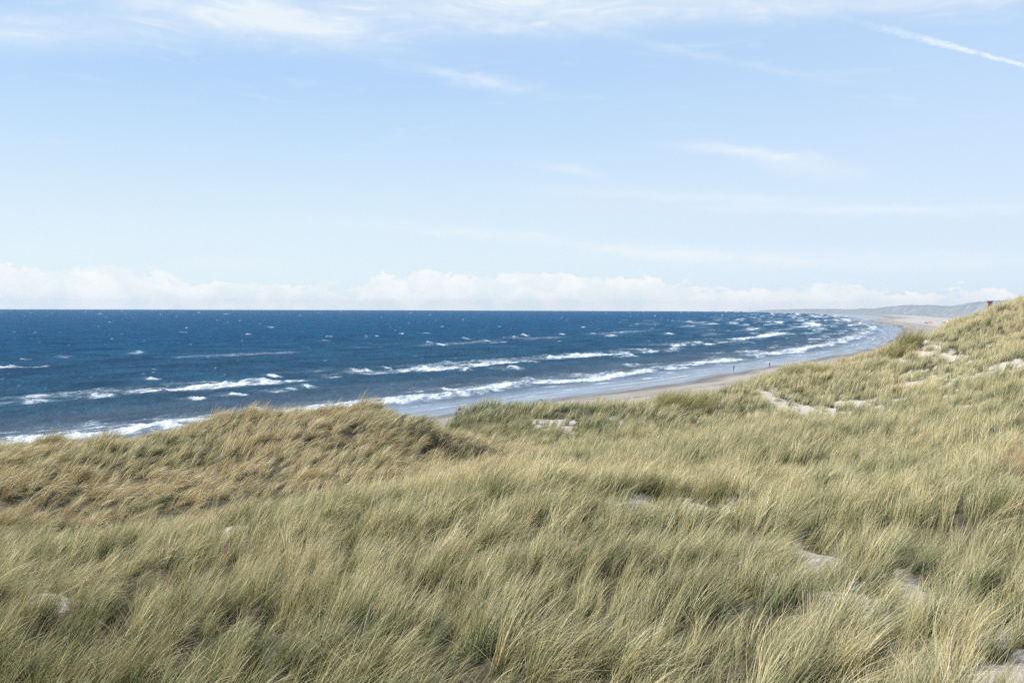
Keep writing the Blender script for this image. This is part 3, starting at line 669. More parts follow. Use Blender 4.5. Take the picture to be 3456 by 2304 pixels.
    def na(nm, typ):
        q = ng.nodes.new('GeometryNodeInputNamedAttribute'); q.data_type = typ; q.inputs['Name'].default_value = nm
        return [s for s in q.outputs if s.enabled and s.name == 'Attribute'][0]
    ng.links.new(gi.outputs[0], ip.inputs['Points']); ng.links.new(ci.outputs[0], ip.inputs['Instance'])
    ip.inputs['Pick Instance'].default_value = True
    ng.links.new(na('idx', 'INT'), ip.inputs['Instance Index'])
    er = ng.nodes.new('FunctionNodeEulerToRotation'); ng.links.new(na('rot', 'FLOAT_VECTOR'), er.inputs[0])
    ng.links.new(er.outputs[0], ip.inputs['Rotation'])
    ng.links.new(na('scl', 'FLOAT'), ip.inputs['Scale'])
    ng.links.new(ip.outputs[0], go.inputs[0])
    md = o.modifiers.new('scatter', 'NODES'); md.node_group = ng
    print('grass', name, len(v))
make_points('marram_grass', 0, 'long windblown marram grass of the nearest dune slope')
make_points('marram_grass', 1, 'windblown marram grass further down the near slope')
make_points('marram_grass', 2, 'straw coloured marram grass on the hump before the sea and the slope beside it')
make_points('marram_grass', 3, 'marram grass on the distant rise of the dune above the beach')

# ------------------------------------------------------------------ tussocks and bushes one can pick out
def dune_z(x, y): return float(bil(Zg, np.array([x]), np.array([y]))[0])
m_tuss, n, out = material('tussock blades')
bc = n.attr('bc').outputs['Color']; r_, t_, b_ = n.sep(bc)
f = n.m('ADD', n.m('MULTIPLY', r_, 0.55), n.m('MULTIPLY', t_, 0.40), clamp=True)
g = n.ramp(f, [(0.0, (0.05, 0.075, 0.026)), (0.35, (0.19, 0.195, 0.08)), (0.65, (0.42, 0.37, 0.175)), (1.0, (0.58, 0.49, 0.28))])
df = n.new('ShaderNodeBsdfDiffuse'); n.put(df.inputs[0], g); tr = n.new('ShaderNodeBsdfTranslucent'); n.put(tr.inputs[0], g)
m1 = n.new('ShaderNodeMixShader'); m1.inputs[0].default_value = 0.3; n.l.new(df.outputs[0], m1.inputs[1]); n.l.new(tr.outputs[0], m1.inputs[2]); n.l.new(m1.outputs[0], out.inputs[0])
m_rust, n, out = material('dead rusty blades')
bc = n.attr('bc').outputs['Color']; r_, t_, b_ = n.sep(bc)
g = n.ramp(n.m('ADD', n.m('MULTIPLY', r_, 0.6), n.m('MULTIPLY', t_, 0.4)), [(0.0, (0.12, 0.06, 0.03)), (0.45, (0.36, 0.20, 0.11)), (1.0, (0.58, 0.40, 0.24))])
df = n.new('ShaderNodeBsdfDiffuse'); n.put(df.inputs[0], g); n.l.new(df.outputs[0], out.inputs[0])
TUSS = [  # photo x, y of its foot, width m, blade length, blade width, lean, count, label, material
 (2285, 1385, 4.4, (1.1, 2.0), .026, 1, 1700, 'dark rounded grass tussock on the dune edge right above the near beach', m_tuss),
 (3062, 1180, 2.4, (1.1, 2.5), .030, 0, 900, 'tall pointed grass tussock beside the sandy notch on the skyline of the right dune', m_tuss),
 (3015, 1205, 3.2, (1.0, 1.9), .030, 1, 900, 'low dark tussock just left of the tall pointed one by the sandy notch', m_tuss),
 (2650, 1272, 2.4, (0.8, 1.4), .028, 1, 460, 'bushy tussock on the right dune edge below the second walker', m_tuss),
 (2740, 1262, 2.6, (0.8, 1.4), .028, 1, 460, 'broad tussock on the dune edge right of the second walker', m_tuss),
 (2890, 1880, 0.40, (0.45, 0.85), .0055, 0, 240, 'upright fan of yellow green blades rooted between two bare sand spots', m_tuss),
 (2390, 1700, 0.75, (0.5, 0.95), .008, 0, 300, 'dense green tussock at the upper edge of the long bare sand strip', m_tuss),
 (2230, 1690, 0.85, (0.5, 0.95), .008, 0, 300, 'dark green tussock at the left end of the long bare sand strip', m_tuss),
 (3440, 1640, 0.8, (0.8, 1.25), .008, 0, 260, 'rusty brown clump of dead grass at the right edge of the slope', m_rust),
 (800, 1372 + 25, 1.3, (0.7, 1.2), .015, 2, 380, 'shaggy pale tussock at the left shoulder of the seaward hump', m_tuss),
 (355, 1500, 1.1, (0.8, 1.35), .015, 1, 300, 'tall wispy grass tuft standing up against the surf near the left', m_tuss),
 (170, 1512, 1.0, (0.8, 1.3), .015, 1, 280, 'wispy grass tuft against the surf, furthest left of the two on the low crest', m_tuss)]
for k, (px, py, wd, L, bw, ln, cnt, lab, mt) in enumerate(TUSS):
    q = ground(px, py)
    if q is None: print('no ground', px, py); continue
    rs2 = np.random.RandomState(60 + k)
    V, Fq, C = blades(rs2, cnt, wd / 2, L, LEAN[ln][0], LEAN[ln][1], bw, 0.35, 4, radial=0.9)
    x_, y_ = q[0], q[1]
    rz = 0.15
    # each blade starts on the sloping ground
    nbv = 10; base_xy = V.reshape(cnt, nbv, 3)[:, 0, :2].copy()
    wx = x_ + base_xy[:, 0] * math.cos(rz) - base_xy[:, 1] * math.sin(rz); wy = y_ + base_xy[:, 0] * math.sin(rz) + base_xy[:, 1] * math.cos(rz)
    V = V.reshape(cnt, nbv, 3); V[:, :, 2] += (bil(Zg, wx, wy) - dune_z(x_, y_))[:, None]
    rr = np.hypot(base_xy[:, 0], base_xy[:, 1]) / (wd / 2); V[:, :, 2] = V[:, :, 2] - 0.22 * (rr ** 2 * L[0])[:, None]
    o = empty('grass_tussock' if mt is m_tuss else 'dead_grass_clump', (x_, y_, dune_z(x_, y_)), rz)
    tag(o, lab, 'grass tussock' if mt is m_tuss else 'dead grass')
    b = link('foliage', mesh_np('foliage', V.reshape(-1, 3), Fq, mt, False, {'bc': ('FLOAT_COLOR', C)}), o); b['kind'] = 'stuff'

def leafy(rs, cnt, rx, ry, rz_, leaf):
    """small leaves through a low mound, denser towards its skin"""
    d = rs.normal(size=(cnt, 3)); d[:, 2] = np.abs(d[:, 2]); d /= np.linalg.norm(d, axis=1)[:, None]
    lump = 1 + 0.25 * np.sin(d[:, 0] * 5 + 1) * np.cos(d[:, 1] * 6) + 0.12 * rs.normal(size=cnt)
    c = d * (rs.uniform(0.55, 1.0, cnt) * lump)[:, None] * np.array([rx, ry, rz_])
    a = rs.normal(size=(cnt, 3)); a /= np.linalg.norm(a, axis=1)[:, None]
    b = np.cross(a, rs.normal(size=(cnt, 3))); b /= np.linalg.norm(b, axis=1)[:, None]
    l = leaf * rs.uniform(0.6, 1.4, cnt)[:, None]
    V = np.stack([c - a * l, c + b * l * 0.4, c + a * l, c - b * l * 0.4], 1)
    C = np.repeat(np.stack([rs.rand(cnt), rs.rand(cnt), rs.rand(cnt), np.ones(cnt)], -1)[:, None], 4, 1)
    return V.reshape(-1, 3), np.arange(cnt * 4).reshape(-1, 4), C.reshape(-1, 4)
def leaf_mat(name, a, b, c):
    m, n, out = material(name); r_, t_, b_ = n.sep(n.attr('bc').outputs['Color'])
    g = n.ramp(r_, [(0.0, a), (0.6, b), (1.0, c)])
    df = n.new('ShaderNodeBsdfDiffuse'); n.put(df.inputs[0], g); tr = n.new('ShaderNodeBsdfTranslucent'); n.put(tr.inputs[0], g)
    m1 = n.new('ShaderNodeMixShader'); m1.inputs[0].default_value = 0.2; n.l.new(df.outputs[0], m1.inputs[1]); n.l.new(tr.outputs[0], m1.inputs[2]); n.l.new(m1.outputs[0], out.inputs[0])
    return m
m_dark = leaf_mat('dark heath leaves', (0.035, 0.036, 0.024), (0.075, 0.072, 0.052), (0.13, 0.12, 0.09))
m_grn = leaf_mat('creeping green leaves', (0.03, 0.05, 0.02), (0.07, 0.12, 0.05), (0.15, 0.20, 0.10))
m_wood = simple('twig bark', (0.10, 0.075, 0.055))
SHRUB = [(1520, 1545, 1.7, .9, .62, .05, m_dark, 1500, 'dark twiggy bush in the dip right of the seaward hump'),
         (1420, 1500, 1.1, .7, .55, .05, m_dark, 900, 'dark bush higher up the right flank of the seaward hump'),
         (1620, 1540, 1.0, .6, .40, .05, m_dark, 700, 'small dark bush at the tail of the hump beside the green hollow'),
         (250, 1812, .95, .5, .30, .028, m_dark, 1200, 'low grey brown bush in the hollow at the left'),
         (120, 1812, .6, .4, .24, .028, m_dark, 700, 'smaller grey bush left of the low grey brown one in the hollow'),
         (480, 1735, .9, .5, .30, .028, m_grn, 1300, 'dark green creeping bush in the hollow below the hump'),
         (590, 1708, .8, .5, .30, .028, m_grn, 1200, 'brighter green creeping bush just right of the dark green one in the hollow'),
         (860, 1620, .8, .5, .30, .03, m_dark, 700, 'dark bush at the foot of the groove between the two grassy humps')]
for k, (px, py, rx, ry, rz_, leaf, mt, cnt, lab) in enumerate(SHRUB):
    q = ground(px, py)
    if q is None: continue
    rs2 = np.random.RandomState(90 + k)
    o = empty('bush', (q[0], q[1], dune_z(q[0], q[1]) - 0.05)); tag(o, lab, 'bush', 'low bushes among the dune grass')
    V, Fq, C = leafy(rs2, int(cnt * 4.5), rx, ry, rz_ * 1.3, leaf * 0.55)
    V = V.reshape(-1, 3); b = link('foliage', mesh_np('foliage', V, Fq, mt, False, {'bc': ('FLOAT_COLOR', C)}), o); b['kind'] = 'stuff'
    bm = bmesh.new()
    for j in range(16):
        a = rs2.rand() * 6.28; e = np.array([math.cos(a) * rx * .8 * rs2.rand(), math.sin(a) * ry * .8 * rs2.rand(), rz_ * rs2.uniform(.8, 1.6)])
        bmesh.ops.create_cone(bm, cap_ends=False, segments=5, radius1=0.012, radius2=0.004, depth=float(np.linalg.norm(e)),
                              matrix=Matrix.Translation(Vector(tuple(e / 2))) @ Vector(tuple(e)).to_track_quat('Z', 'Y').to_matrix().to_4x4())
    me = bpy.data.meshes.new('branches'); bm.to_mesh(me); bm.free(); me.materials.append(m_wood)
    b = link('branches', me, o); b['kind'] = 'stuff'

# ------------------------------------------------------------------ people
m_skin = simple('skin', (0.45, 0.27, 0.19)); m_hair = simple('hair', (0.05, 0.03, 0.02))
cloth = {}
def cmat(rgb):
    if rgb not in cloth: cloth[rgb] = simple('cloth', rgb, 0.85)
    return cloth[rgb]
def skin_mesh(name, pts, edges, mat, sub=1, root=0):
    """continuous limb surface grown on a skeleton; pts = (x,y,z,rx,ry)"""
    me = bpy.data.meshes.new(name); me.from_pydata([p[:3] for p in pts], edges, [])
    o = bpy.data.objects.new(name, me); COL.objects.link(o)
    md = o.modifiers.new('skin', 'SKIN'); md.use_smooth_shade = True
    sv = me.skin_vertices[0].data
    for i, p in enumerate(pts): sv[i].radius = (p[3], p[4] if len(p) > 4 else p[3]); sv[i].use_root = (i == root)
    o.modifiers.new('sub', 'SUBSURF').levels = sub; o.modifiers['sub'].render_levels = sub
    dg = bpy.context.evaluated_depsgraph_get(); m2 = bpy.data.meshes.new_from_object(o.evaluated_get(dg))
    m2.name = name; m2.materials.clear(); m2.materials.append(mat)
    bpy.data.objects.remove(o); return m2
def person_meshes(stride=0.30, lean=0.06, armf=0.30):
    """figure 1.75 m tall, walking towards +y"""
    L = lambda z: lean * max(0, z - 0.9) * 1.6
    hip = (0, 0, 0.95)
    legs = [(-1, stride, 0.0), (1, -stride, 0.10)]
    pts = [(0, 0, .95, .155, .11), (0, L(1.15), 1.15, .135, .10), (0, L(1.38), 1.38, .17, .11), (0, L(1.47), 1.50, .06), (0, L(1.6) + .02, 1.58, .07), (0, L(1.7) + .03, 1.66, .098, .10), (0, L(1.72) + .02, 1.72, .07)]
    ed = [(0, 1), (1, 2), (2, 3), (3, 4), (4, 5), (5, 6)]
    for s, fy, lift in legs:
        b = len(pts); pts += [(s * .10, 0, .86, .095), (s * .10, fy * .55 + .04, .50, .065), (s * .10, fy - lift * .6, .10 + lift, .045), (s * .11, fy + .13 - lift * .6, .045 + lift * .6, .04)]
        ed += [(0, b), (b, b + 1), (b + 1, b + 2), (b + 2, b + 3)]
    for s, fy in ((-1, -armf), (1, armf)):
        b = len(pts); y0 = L(1.4)
        pts += [(s * .19, y0, 1.42, .06), (s * .25, y0 + fy * .35, 1.15, .045), (s * .25, y0 + fy + .05, .92, .033), (s * .25, y0 + fy + .09, .84, .032, .018)]
        ed += [(2, b), (b, b + 1), (b + 1, b + 2), (b + 2, b + 3)]
        for j in range(5):                               # fingers, thumb first
            q = len(pts); a = (j - 2) * .014
            if j == 0: pts.append((s * .25, y0 + fy + .13, .82, .008)); ed.append((b + 3, q))
            else: pts.append((s * .25 + a * .3, y0 + fy + .075 + a, .755 - (.01 if j in (2, 3) else 0), .008)); ed.append((b + 3, q))
    body = (pts, ed)
    jac = [(0, .0, .86, .175, .135), (0, L(1.15), 1.15, .155, .125), (0, L(1.38), 1.38, .19, .13), (0, L(1.5), 1.52, .085)]
    je = [(0, 1), (1, 2), (2, 3)]
    for s, fy in ((-1, -armf), (1, armf)):
        b = len(jac); y0 = L(1.4); jac += [(s * .19, y0, 1.43, .078), (s * .255, y0 + fy * .35, 1.15, .062), (s * .252, y0 + fy * .9 + .03, .96, .05)]
        je += [(2, b), (b, b + 1), (b + 1, b + 2)]
    tro = [(0, 0, .93, .165, .125)]; te = []
    for s, fy, lift in legs:
        b = len(tro); tro += [(s * .10, .0, .84, .11), (s * .10, fy * .55 + .04, .50, .082), (s * .10, fy * .93 - lift * .6, .16 + lift, .065)]
        te += [(0, b), (b, b + 1), (b + 1, b + 2)]
    hair = [(0, L(1.7) + .005, 1.70, .108, .112), (0, L(1.7) - .02, 1.63, .085, .07), (0, L(1.72) + .0, 1.75, .07)]
    return body, (jac, je), (tro, te), (hair, [(0, 1), (0, 2)])
def face(bm_mat):
    pass
def make_person(stride, lean, armf, jac_rgb, tro_rgb):
    body, jac, tro, hair = person_meshes(stride, lean, armf)
    return (('body', skin_mesh('body', *body, m_skin)), ('jacket', skin_mesh('jacket', *jac, cmat(jac_rgb))),
            ('trousers', skin_mesh('trousers', *tro, cmat(tro_rgb))), ('hair', skin_mesh('hair', *hair, m_hair)))
def eyes_nose(parent, lean):
    y = lean * .75 * 1.6 + .03
    bm = bmesh.new()
    bmesh.ops.create_cone(bm, cap_ends=True, segments=6, radius1=.016, radius2=.006, depth=.04, matrix=Matrix.Translation((0, y + .105, 1.645)) @ Matrix.Rotation(R(-70), 4, 'X'))
    me = bpy.data.meshes.new('nose'); bm.to_mesh(me); bm.free(); me.materials.append(m_skin); link('nose', me, parent)
    for s in (-1, 1):
        bm = bmesh.new(); bmesh.ops.create_uvsphere(bm, u_segments=8, v_segments=6, radius=.013, matrix=Matrix.Translation((s * .035, y + .09, 1.67)))
        me = bpy.data.meshes.new('eye'); bm.to_mesh(me); bm.free(); me.materials.append(m_hair); link('eye', me, parent)
def beach_z(x, y):
    S, T = st_of(np.array([x]), np.array([y])); z, zd, k = coast_z(np.array([x]), np.array([y]), S); return float(z[0])
def on_beach(px, py):
    d = ray(px, py)
    z = 0.0
    for _ in range(12):
        k = (z - H) / d[2]; z = max(0.0, beach_z(d[0] * k, d[1] * k))
    return d[0] * k, d[1] * k, z
kits = {'a': make_person(.26, .22, .20, (0.012, 0.016, 0.035), (0.02, 0.024, 0.04)),
        'b': make_person(.24, .04, .15, (0.022, 0.045, 0.11), (0.016, 0.02, 0.035)),
        'c': make_person(.26, .05, .25, (0.03, 0.03, 0.05), (0.02, 0.03, 0.06)),
        'd': make_person(.18, .02, .12, (0.10, 0.04, 0.05), (0.03, 0.03, 0.04)),
        'e': make_person(.08, .02, .06, (0.06, 0.08, 0.12), (0.04, 0.04, 0.05))}
def person(kit, px, py, rz, lab, group=None, sc_=1.0):
    x, y, z = on_beach(px, py); o = empty('person', (x, y, z), rz, sc_); tag(o, lab, 'person', group)
    for nm, me in kits[kit]: link(nm, me, o)
    return o
p1 = person('a', 2475.5, 1250.5, R(-70), 'person in dark clothes walking bent forward through the shallow water at the beach edge', 'walkers on the near beach', 1.1)
eyes_nose(p1, .22)
p2 = person('b', 2597.5, 1238.5, R(20), 'person in dark blue jacket walking on the sand just above the dune grass', 'walkers on the near beach', 1.1)
eyes_nose(p2, .04)
FARP = [('c', 2923.5, 1086.5, 'tiny walker at the tip of the far beach, left one of that pair'), ('c', 2928.5, 1086.5, 'tiny dark walker at the tip of the far beach, right one of that pair'),
        ('c', 2971.8, 1088.6, 'tiny walker by the far waterline, left one of the close pair beside a lone walker'), ('c', 2975.0, 1089.0, 'tiny walker by the far waterline, right one of the close pair beside a lone walker'),
        ('d', 2985.7, 1088.6, 'lone tiny walker between two pairs on the far beach'), ('c', 3009.8, 1096.4, 'tiny walker nearest the curving waterline, left one of the pair'),
        ('c', 3013.3, 1096.6, 'tiny walker nearest the curving waterline, right one of the pair'), ('e', 3062.5, 1094.8, 'tiny pale walker alone on the sand left of a darker one'),
        ('c', 3067.6, 1094.0, 'tiny dark walker between the waterline and the parked vehicles'), ('e', 3117.2, 1079.5, 'tiny figure on the sand far behind the grey car'),
        ('e', 3124.4, 1080.2, 'tiny faint figure on the sand behind the grey car'), ('e', 3134.3, 1081.6, 'tiny figure standing behind the orange van on its left'),
        ('c', 3141.4, 1081.8, 'tiny dark figure standing right behind the orange van'), ('e', 3149.0, 1082.8, 'tiny figure on the sand just right of the orange van'),
        ('e', 3156.0, 1083.4, 'tiny figure midway between the orange van and the blue car'), ('e', 3163.5, 1084.2, 'tiny faint figure nearer the blue car than the orange van'),
        ('d', 3173.2, 1083.6, 'tiny figure well behind the left end of the blue car'), ('c', 3179.5, 1086.0, 'tiny dark figure standing beside the blue car'),
        ('c', 3178.3, 1090.6, 'tiny figure crouching low in front of the blue car'), ('e', 3204.8, 1090.4, 'tiny figure standing right of the white tent')]
for i, (kt, px, py, lab) in enumerate(FARP):
    person(kt, px, py, [1.2, -1.9, 1.4, 1.5, -1.2][i % 5], lab, 'people far down the beach', 1.05)

# ------------------------------------------------------------------ vehicles and tent on the far beach
m_rub = simple('rubber', (0.02, 0.02, 0.02)); m_gls = simple('dark glass', (0.02, 0.03, 0.04), 0.1); m_chr = simple('bare metal', (0.5, 0.5, 0.5), 0.35, 0.05, 0.9)
m_lamp = simple('lamp lens', (0.8, 0.8, 0.75), 0.2)
def prism(name, prof, half, mat, parent, taper=None, bev=0.04):
    """side profile (y,z) given thickness in x; taper(z) narrows it"""
    bm = bmesh.new(); a = []; b = []
    for (y, z) in prof:
        w = half * (taper(z) if taper else 1); a.append(bm.verts.new((-w, y, z))); b.append(bm.verts.new((w, y, z)))
    bm.faces.new(a); bm.faces.new(b[::-1])
    for i in range(len(prof)):
        j = (i + 1) % len(prof); bm.faces.new((a[i], b[i], b[j], a[j]))
    bmesh.ops.recalc_face_normals(bm, faces=bm.faces)
    if bev: bmesh.ops.bevel(bm, geom=bm.edges[:], offset=bev, segments=2, affect='EDGES')
    me = bpy.data.meshes.new(name); bm.to_mesh(me); bm.free(); me.materials.append(mat)
    return link(name, me, parent)
def wheel(parent, x, y, r=.34):
    bm = bmesh.new(); bmesh.ops.create_cone(bm, cap_ends=True, segments=20, radius1=r, radius2=r, depth=.24, matrix=Matrix.Translation((x, y, r)) @ Matrix.Rotation(R(90), 4, 'Y'))
    bmesh.ops.bevel(bm, geom=[e for e in bm.edges if len(e.link_faces) == 2 and any(len(f.verts) > 5 for f in e.link_faces)], offset=.04, segments=1, affect='EDGES')
    me = bpy.data.meshes.new('wheel'); bm.to_mesh(me); bm.free(); me.materials.append(m_rub); w = link('wheel', me, parent)
    bm = bmesh.new(); bmesh.ops.create_cone(bm, cap_ends=True, segments=14, radius1=r * .6, radius2=r * .5, depth=.27, matrix=Matrix.Translation((x, y, r)) @ Matrix.Rotation(R(90), 4, 'Y'))
    me = bpy.data.meshes.new('rim'); bm.to_mesh(me); bm.free(); me.materials.append(m_chr); link('rim', me, w)
def vehicle(name, px, py, rz, rgb, lab, cat, van=False, sc_=1.0):
    x, y, z = on_beach(px, py); o = empty(name, (x, y, z), rz, sc_); tag(o, lab, cat, 'vehicles parked on the far beach')
    paint = simple('car paint', rgb, 0.35, 0.04)
    if van:
        prism('body', [(-2.3, .35), (2.1, .35), (2.35, .6), (2.35, 1.2), (1.95, 1.9), (1.7, 2.45), (-2.3, 2.5)], 1.0, paint, o)
        prism('windscreen', [(2.385, 1.28), (1.99, 1.92), (2.03, 1.95), (2.43, 1.30)], .82, m_gls, o, None, 0)
        for s in (-1, 1):
            w = prism('window', [(1.0, 1.35), (2.0, 1.35), (1.72, 1.98), (1.0, 1.98)], .02, m_gls, o, None, 0); w.location.x = s * 1.0
        w = prism('roof_panel', [(-2.2, 2.53), (1.6, 2.53), (1.6, 2.62), (-2.2, 2.62)], .95, simple('brown roof', (.16, .09, .06)), o, None, 0)
    else:
        prism('body', [(-2.2, .35), (2.15, .35), (2.25, .62), (2.1, .86), (.95, 1.0), (-1.9, 1.02), (-2.25, .9)], .9, paint, o)
        prism('cabin', [(1.0, .96), (.35, 1.45), (-1.5, 1.50), (-2.1, .98)], .86, paint, o, lambda z: 1 - .22 * (z - .96) / .5)
        prism('windscreen', [(1.04, 1.04), (.42, 1.42), (.46, 1.45), (1.09, 1.06)], .68, m_gls, o, None, 0)
        for s in (-1, 1):
            w = prism('window', [(.75, 1.06), (.3, 1.38), (-1.4, 1.42), (-1.75, 1.06)], .02, m_gls, o, None, 0); w.location.x = s * .81
    for s in (-1, 1):
        for yy in (-1.35, 1.4): wheel(o, s * (.86 if not van else .95), yy)
        h = prism('headlight', [(2.22, .68), (2.31, .68), (2.31, .82), (2.2, .82)], .14, m_lamp, o, None, 0); h.location.x = s * .62; h.location.y = .06 if van else -.03
    return o
vehicle('parked_car', 3125.5, 1091.0, R(80), (0.16, 0.21, 0.23), 'grey car parked on the far beach just left of the orange van', 'car', False, 1.25)
vehicle('delivery_van', 3140.0, 1091.0, R(55), (0.75, 0.30, 0.13), 'box-shaped orange van parked on the far beach', 'van', True, 1.2)
vehicle('parked_car', 3188.0, 1091.0, R(75), (0.07, 0.11, 0.20), 'dark blue car parked on the far beach left of the white tent', 'car', False, 1.3)
x, y, z = on_beach(3197.6, 1090.0)
o = empty('beach_tent', (x, y, z)); tag(o, 'small white pointed tent on the far beach behind the blue car', 'tent')
m_wht = simple('white canvas', (.85, .85, .85), .8, .03)
bm = bmesh.new(); bmesh.ops.create_cone(bm, cap_ends=False, segments=8, radius1=2.0, radius2=.03, depth=3.2, matrix=Matrix.Translation((0, 0, 3.4)))
me = bpy.data.meshes.new('canopy'); bm.to_mesh(me); bm.free(); me.materials.append(m_wht); link('canopy', me, o)
for k in range(4):
    a = math.pi / 4 + k * math.pi / 2
    bm = bmesh.new(); bmesh.ops.create_cone(bm, cap_ends=True, segments=8, radius1=.05, radius2=.05, depth=1.9, matrix=Matrix.Translation((1.7 * math.cos(a), 1.7 * math.sin(a), .93)))
    me = bpy.data.meshes.new('pole'); bm.to_mesh(me); bm.free(); me.materials.append(m_chr); link('pole', me, o)

# ------------------------------------------------------------------ red wooden day beacon
q = at(3341, 1036, 600)
zt = at(3341, 1015.5, 600)[2]
W = 19.5 / F * 600; HT = 6.6; zb = zt - HT
o = empty('beacon', (q[0], q[1], zb), R(-28)); tag(o, 'red hourglass-shaped wooden day beacon rising behind the grassy crest', 'beacon')
m_red = simple('weathered red paint', (0.17, 0.016, 0.03), .8, .25, scale=2); m_drk = simple('dark tarred wood', (0.05, 0.035, 0.045), .8)
def board(name, a, b, w, d, mat):
    a = Vector(a); b = Vector(b); v = b - a
    bm = bmesh.new(); bmesh.ops.create_cube(bm, size=1.0, matrix=Matrix.Translation((a + b) / 2) @ v.to_track_quat('Z', 'Y').to_matrix().to_4x4() @ Matrix.Diagonal((w, d, v.length, 1)))
    me = bpy.data.meshes.new(name); bm.to_mesh(me); bm.free(); me.materials.append(mat); return link(name, me, o)
wz = HT - 1.75                                      # height of the waist
for k in range(7):                                  # upper triangle, boards wide at the top
    z = HT - .12 - k * .25; hw = W / 2 * (1 - .50 * (HT - z) / 1.75)
    board('slat', (-hw, -.14, z), (hw, -.14, z), .05, .24, m_drk if k < 1 else m_red)
for k in range(7):                                  # lower triangle, wide at the foot
    z = wz - .15 - k * .27; hw = W / 2 * (.50 + .32 * (wz - z) / 1.75)
    board('slat', (-hw, -.14, z), (hw, -.14, z), .05, .26, m_red)
for s in (-1, 1):
    board('brace', (s * W * .50, .0, HT), (s * W * .24, .0, wz), .16, .16, m_drk)
    board('brace', (s * W * .24, .0, wz), (s * W * .62, .0, 0.0), .16, .16, m_drk)
board('post', (0, .12, -1.5), (0, .12, HT + .3), .26, .26, m_red)

# ------------------------------------------------------------------ driftwood on the wet sand
m_drift = simple('wet driftwood', (0.045, 0.032, 0.025), .6)
for (px, py, L, lab) in [(1553, 1381.5, 1.1, 'dark lump of driftwood lying in the shallows, furthest left of the line'), (1570, 1379, 1.3, 'longer dark driftwood stick in the shallows beside the leftmost lump'),
                         (1612, 1378.6, .8, 'small dark driftwood lump where the shallows meet the wet sand'), (1827, 1351.2, .9, 'dark driftwood lump alone on the wet sand where the beach widens')]:
    x, y, z = on_beach(px, py); bm = bmesh.new()
    bmesh.ops.create_cone(bm, cap_ends=True, segments=8, radius1=.20, radius2=.08, depth=L, matrix=Matrix.Rotation(R(86), 4, 'Y'))
    bmesh.ops.create_cone(bm, cap_ends=True, segments=6, radius1=.08, radius2=.03, depth=.5, matrix=Matrix.Translation((.1, 0, .22)) @ Matrix.Rotation(R(30), 4, 'X'))
    bmesh.ops.subdivide_edges(bm, edges=bm.edges[:], cuts=1)
    for v in bm.verts: v.co += Vector((random.uniform(-.03, .03), random.uniform(-.03, .03), random.uniform(-.03, .03)))
    me = bpy.data.meshes.new('driftwood'); bm.to_mesh(me); bm.free(); me.materials.append(m_drift)
    d = link('driftwood', me); d.location = (x, y, z + .14); d.rotation_euler = (0, 0, random.uniform(-.5, .5)); tag(d, lab, 'driftwood', 'driftwood along the waterline')

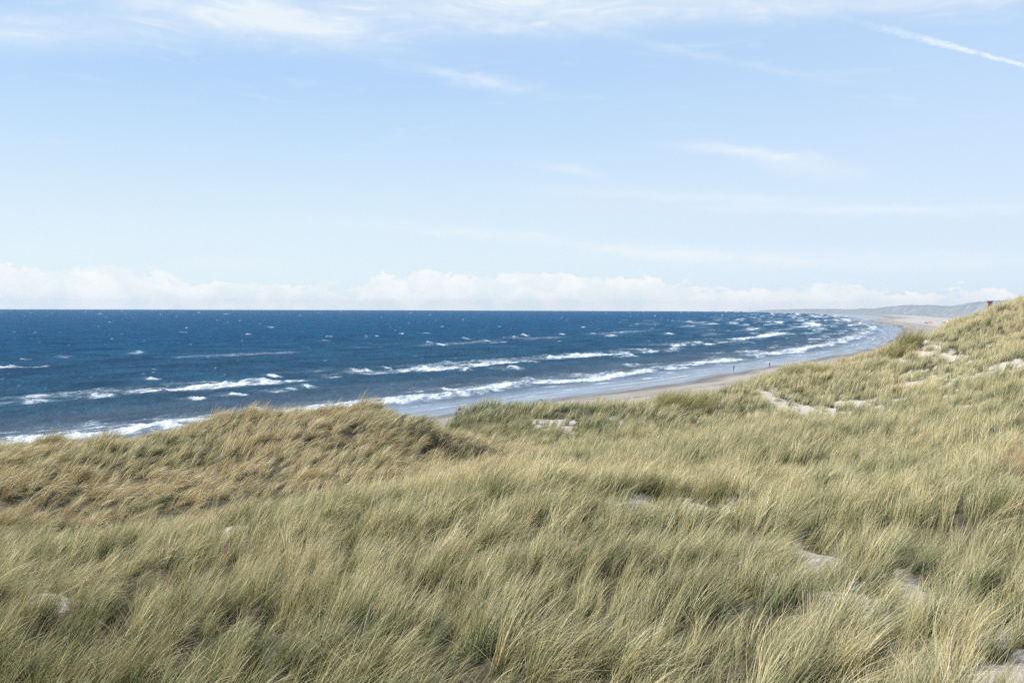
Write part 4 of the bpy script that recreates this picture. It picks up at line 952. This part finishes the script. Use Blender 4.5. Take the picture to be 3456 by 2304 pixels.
# ------------------------------------------------------------------ contrail
def contrail():
    P0 = ray(2740, 25); P1 = ray(3850, 320); alt = 3200.0
    a = P0 / P0[2] * alt; b = P1 / P1[2] * alt
    n_ = 260; m_ = 20; V = []
    ax = (b - a) / np.linalg.norm(b - a); sx = np.cross(ax, [0, 0, 1]); sx /= np.linalg.norm(sx); uz = np.cross(sx, ax)
    L = np.linalg.norm(b - a)
    for i in range(n_):
        t = i / (n_ - 1); c = a + (b - a) * t
        dist = np.linalg.norm(c)
        wid = dist / F * (10.0 + 3.5 * math.sin(t * 9)) * (0.8 + 0.4 * t)
        off = fbm(np.array([t * 22.0]), np.array([3.1]), 501, 3)[0] * wid * .6
        for j in range(m_):
            an = 2 * math.pi * j / m_
            r = wid * (1 + .45 * fbm(np.array([t * 60.0]), np.array([math.cos(an) * 1.5 + 7 + math.sin(an)]), 511, 3)[0])
            V.append(c + sx * math.cos(an) * r + uz * (math.sin(an) * r + off))
    f = []
    for i in range(n_ - 1):
        for j in range(m_):
            f.append((i * m_ + j, i * m_ + (j + 1) % m_, (i + 1) * m_ + (j + 1) % m_, (i + 1) * m_ + j))
    tt = np.repeat(np.arange(n_) / (n_ - 1), m_)
    m, n, out = material('ice cloud')
    pos = n.new('ShaderNodeNewGeometry').outputs['Position']
    t_ = n.attr('along').outputs['Fac']
    lw = n.new('ShaderNodeLayerWeight'); lw.inputs['Blend'].default_value = 0.5
    edge = n.ss(lw.outputs['Facing'], 0.25, 0.95, 1.0, 0.0)
    nz = n.noise(pos, 0.0035, 6, 0.65)
    al = n.m('MULTIPLY', n.m('MULTIPLY', edge, n.ss(nz, 0.30, 0.58, 0.25, 1.0)), n.ss(t_, 0.0, 0.60, 0.0, 0.80))
    df = n.new('ShaderNodeBsdfDiffuse'); df.inputs[0].default_value = (.9, .9, .9, 1)
    tl = n.new('ShaderNodeBsdfTranslucent'); tl.inputs[0].default_value = (.9, .9, .9, 1)
    m0 = n.new('ShaderNodeMixShader'); m0.inputs[0].default_value = .5; n.l.new(df.outputs[0], m0.inputs[1]); n.l.new(tl.outputs[0], m0.inputs[2])
    tp = n.new('ShaderNodeBsdfTransparent'); mx = n.new('ShaderNodeMixShader'); n.put(mx.inputs[0], al)
    n.l.new(tp.outputs[0], mx.inputs[1]); n.l.new(m0.outputs[0], mx.inputs[2]); n.l.new(mx.outputs[0], out.inputs[0])
    me = mesh_np('contrail', np.array(V), np.array(f), m, True, {'along': ('FLOAT', tt)})
    o = link('contrail', me); o['kind'] = 'thing'
    tag(o, 'white contrail slanting down across the upper sky', 'contrail')
contrail()

# ------------------------------------------------------------------ haze
bm = bmesh.new(); bmesh.ops.create_cube(bm, size=1.0)
for v in bm.verts:
    v.co = Vector((v.co.x * 18000, 3950 + v.co.y * 8700, -7 + (v.co.z + .5) * 82))
me = bpy.data.meshes.new('haze'); bm.to_mesh(me); bm.free()
m, n, out = material('sea haze')
pv = n.new('ShaderNodeVolumePrincipled'); pv.inputs['Color'].default_value = (0.62, 0.80, 1.0, 1); pv.inputs['Density'].default_value = 4.8e-5
pv.inputs['Anisotropy'].default_value = 0.25
n.l.new(pv.outputs[0], out.inputs['Volume']); me.materials.append(m)
tag(link('haze', me), 'pale blue sea haze over the far shore', None, None, 'stuff')
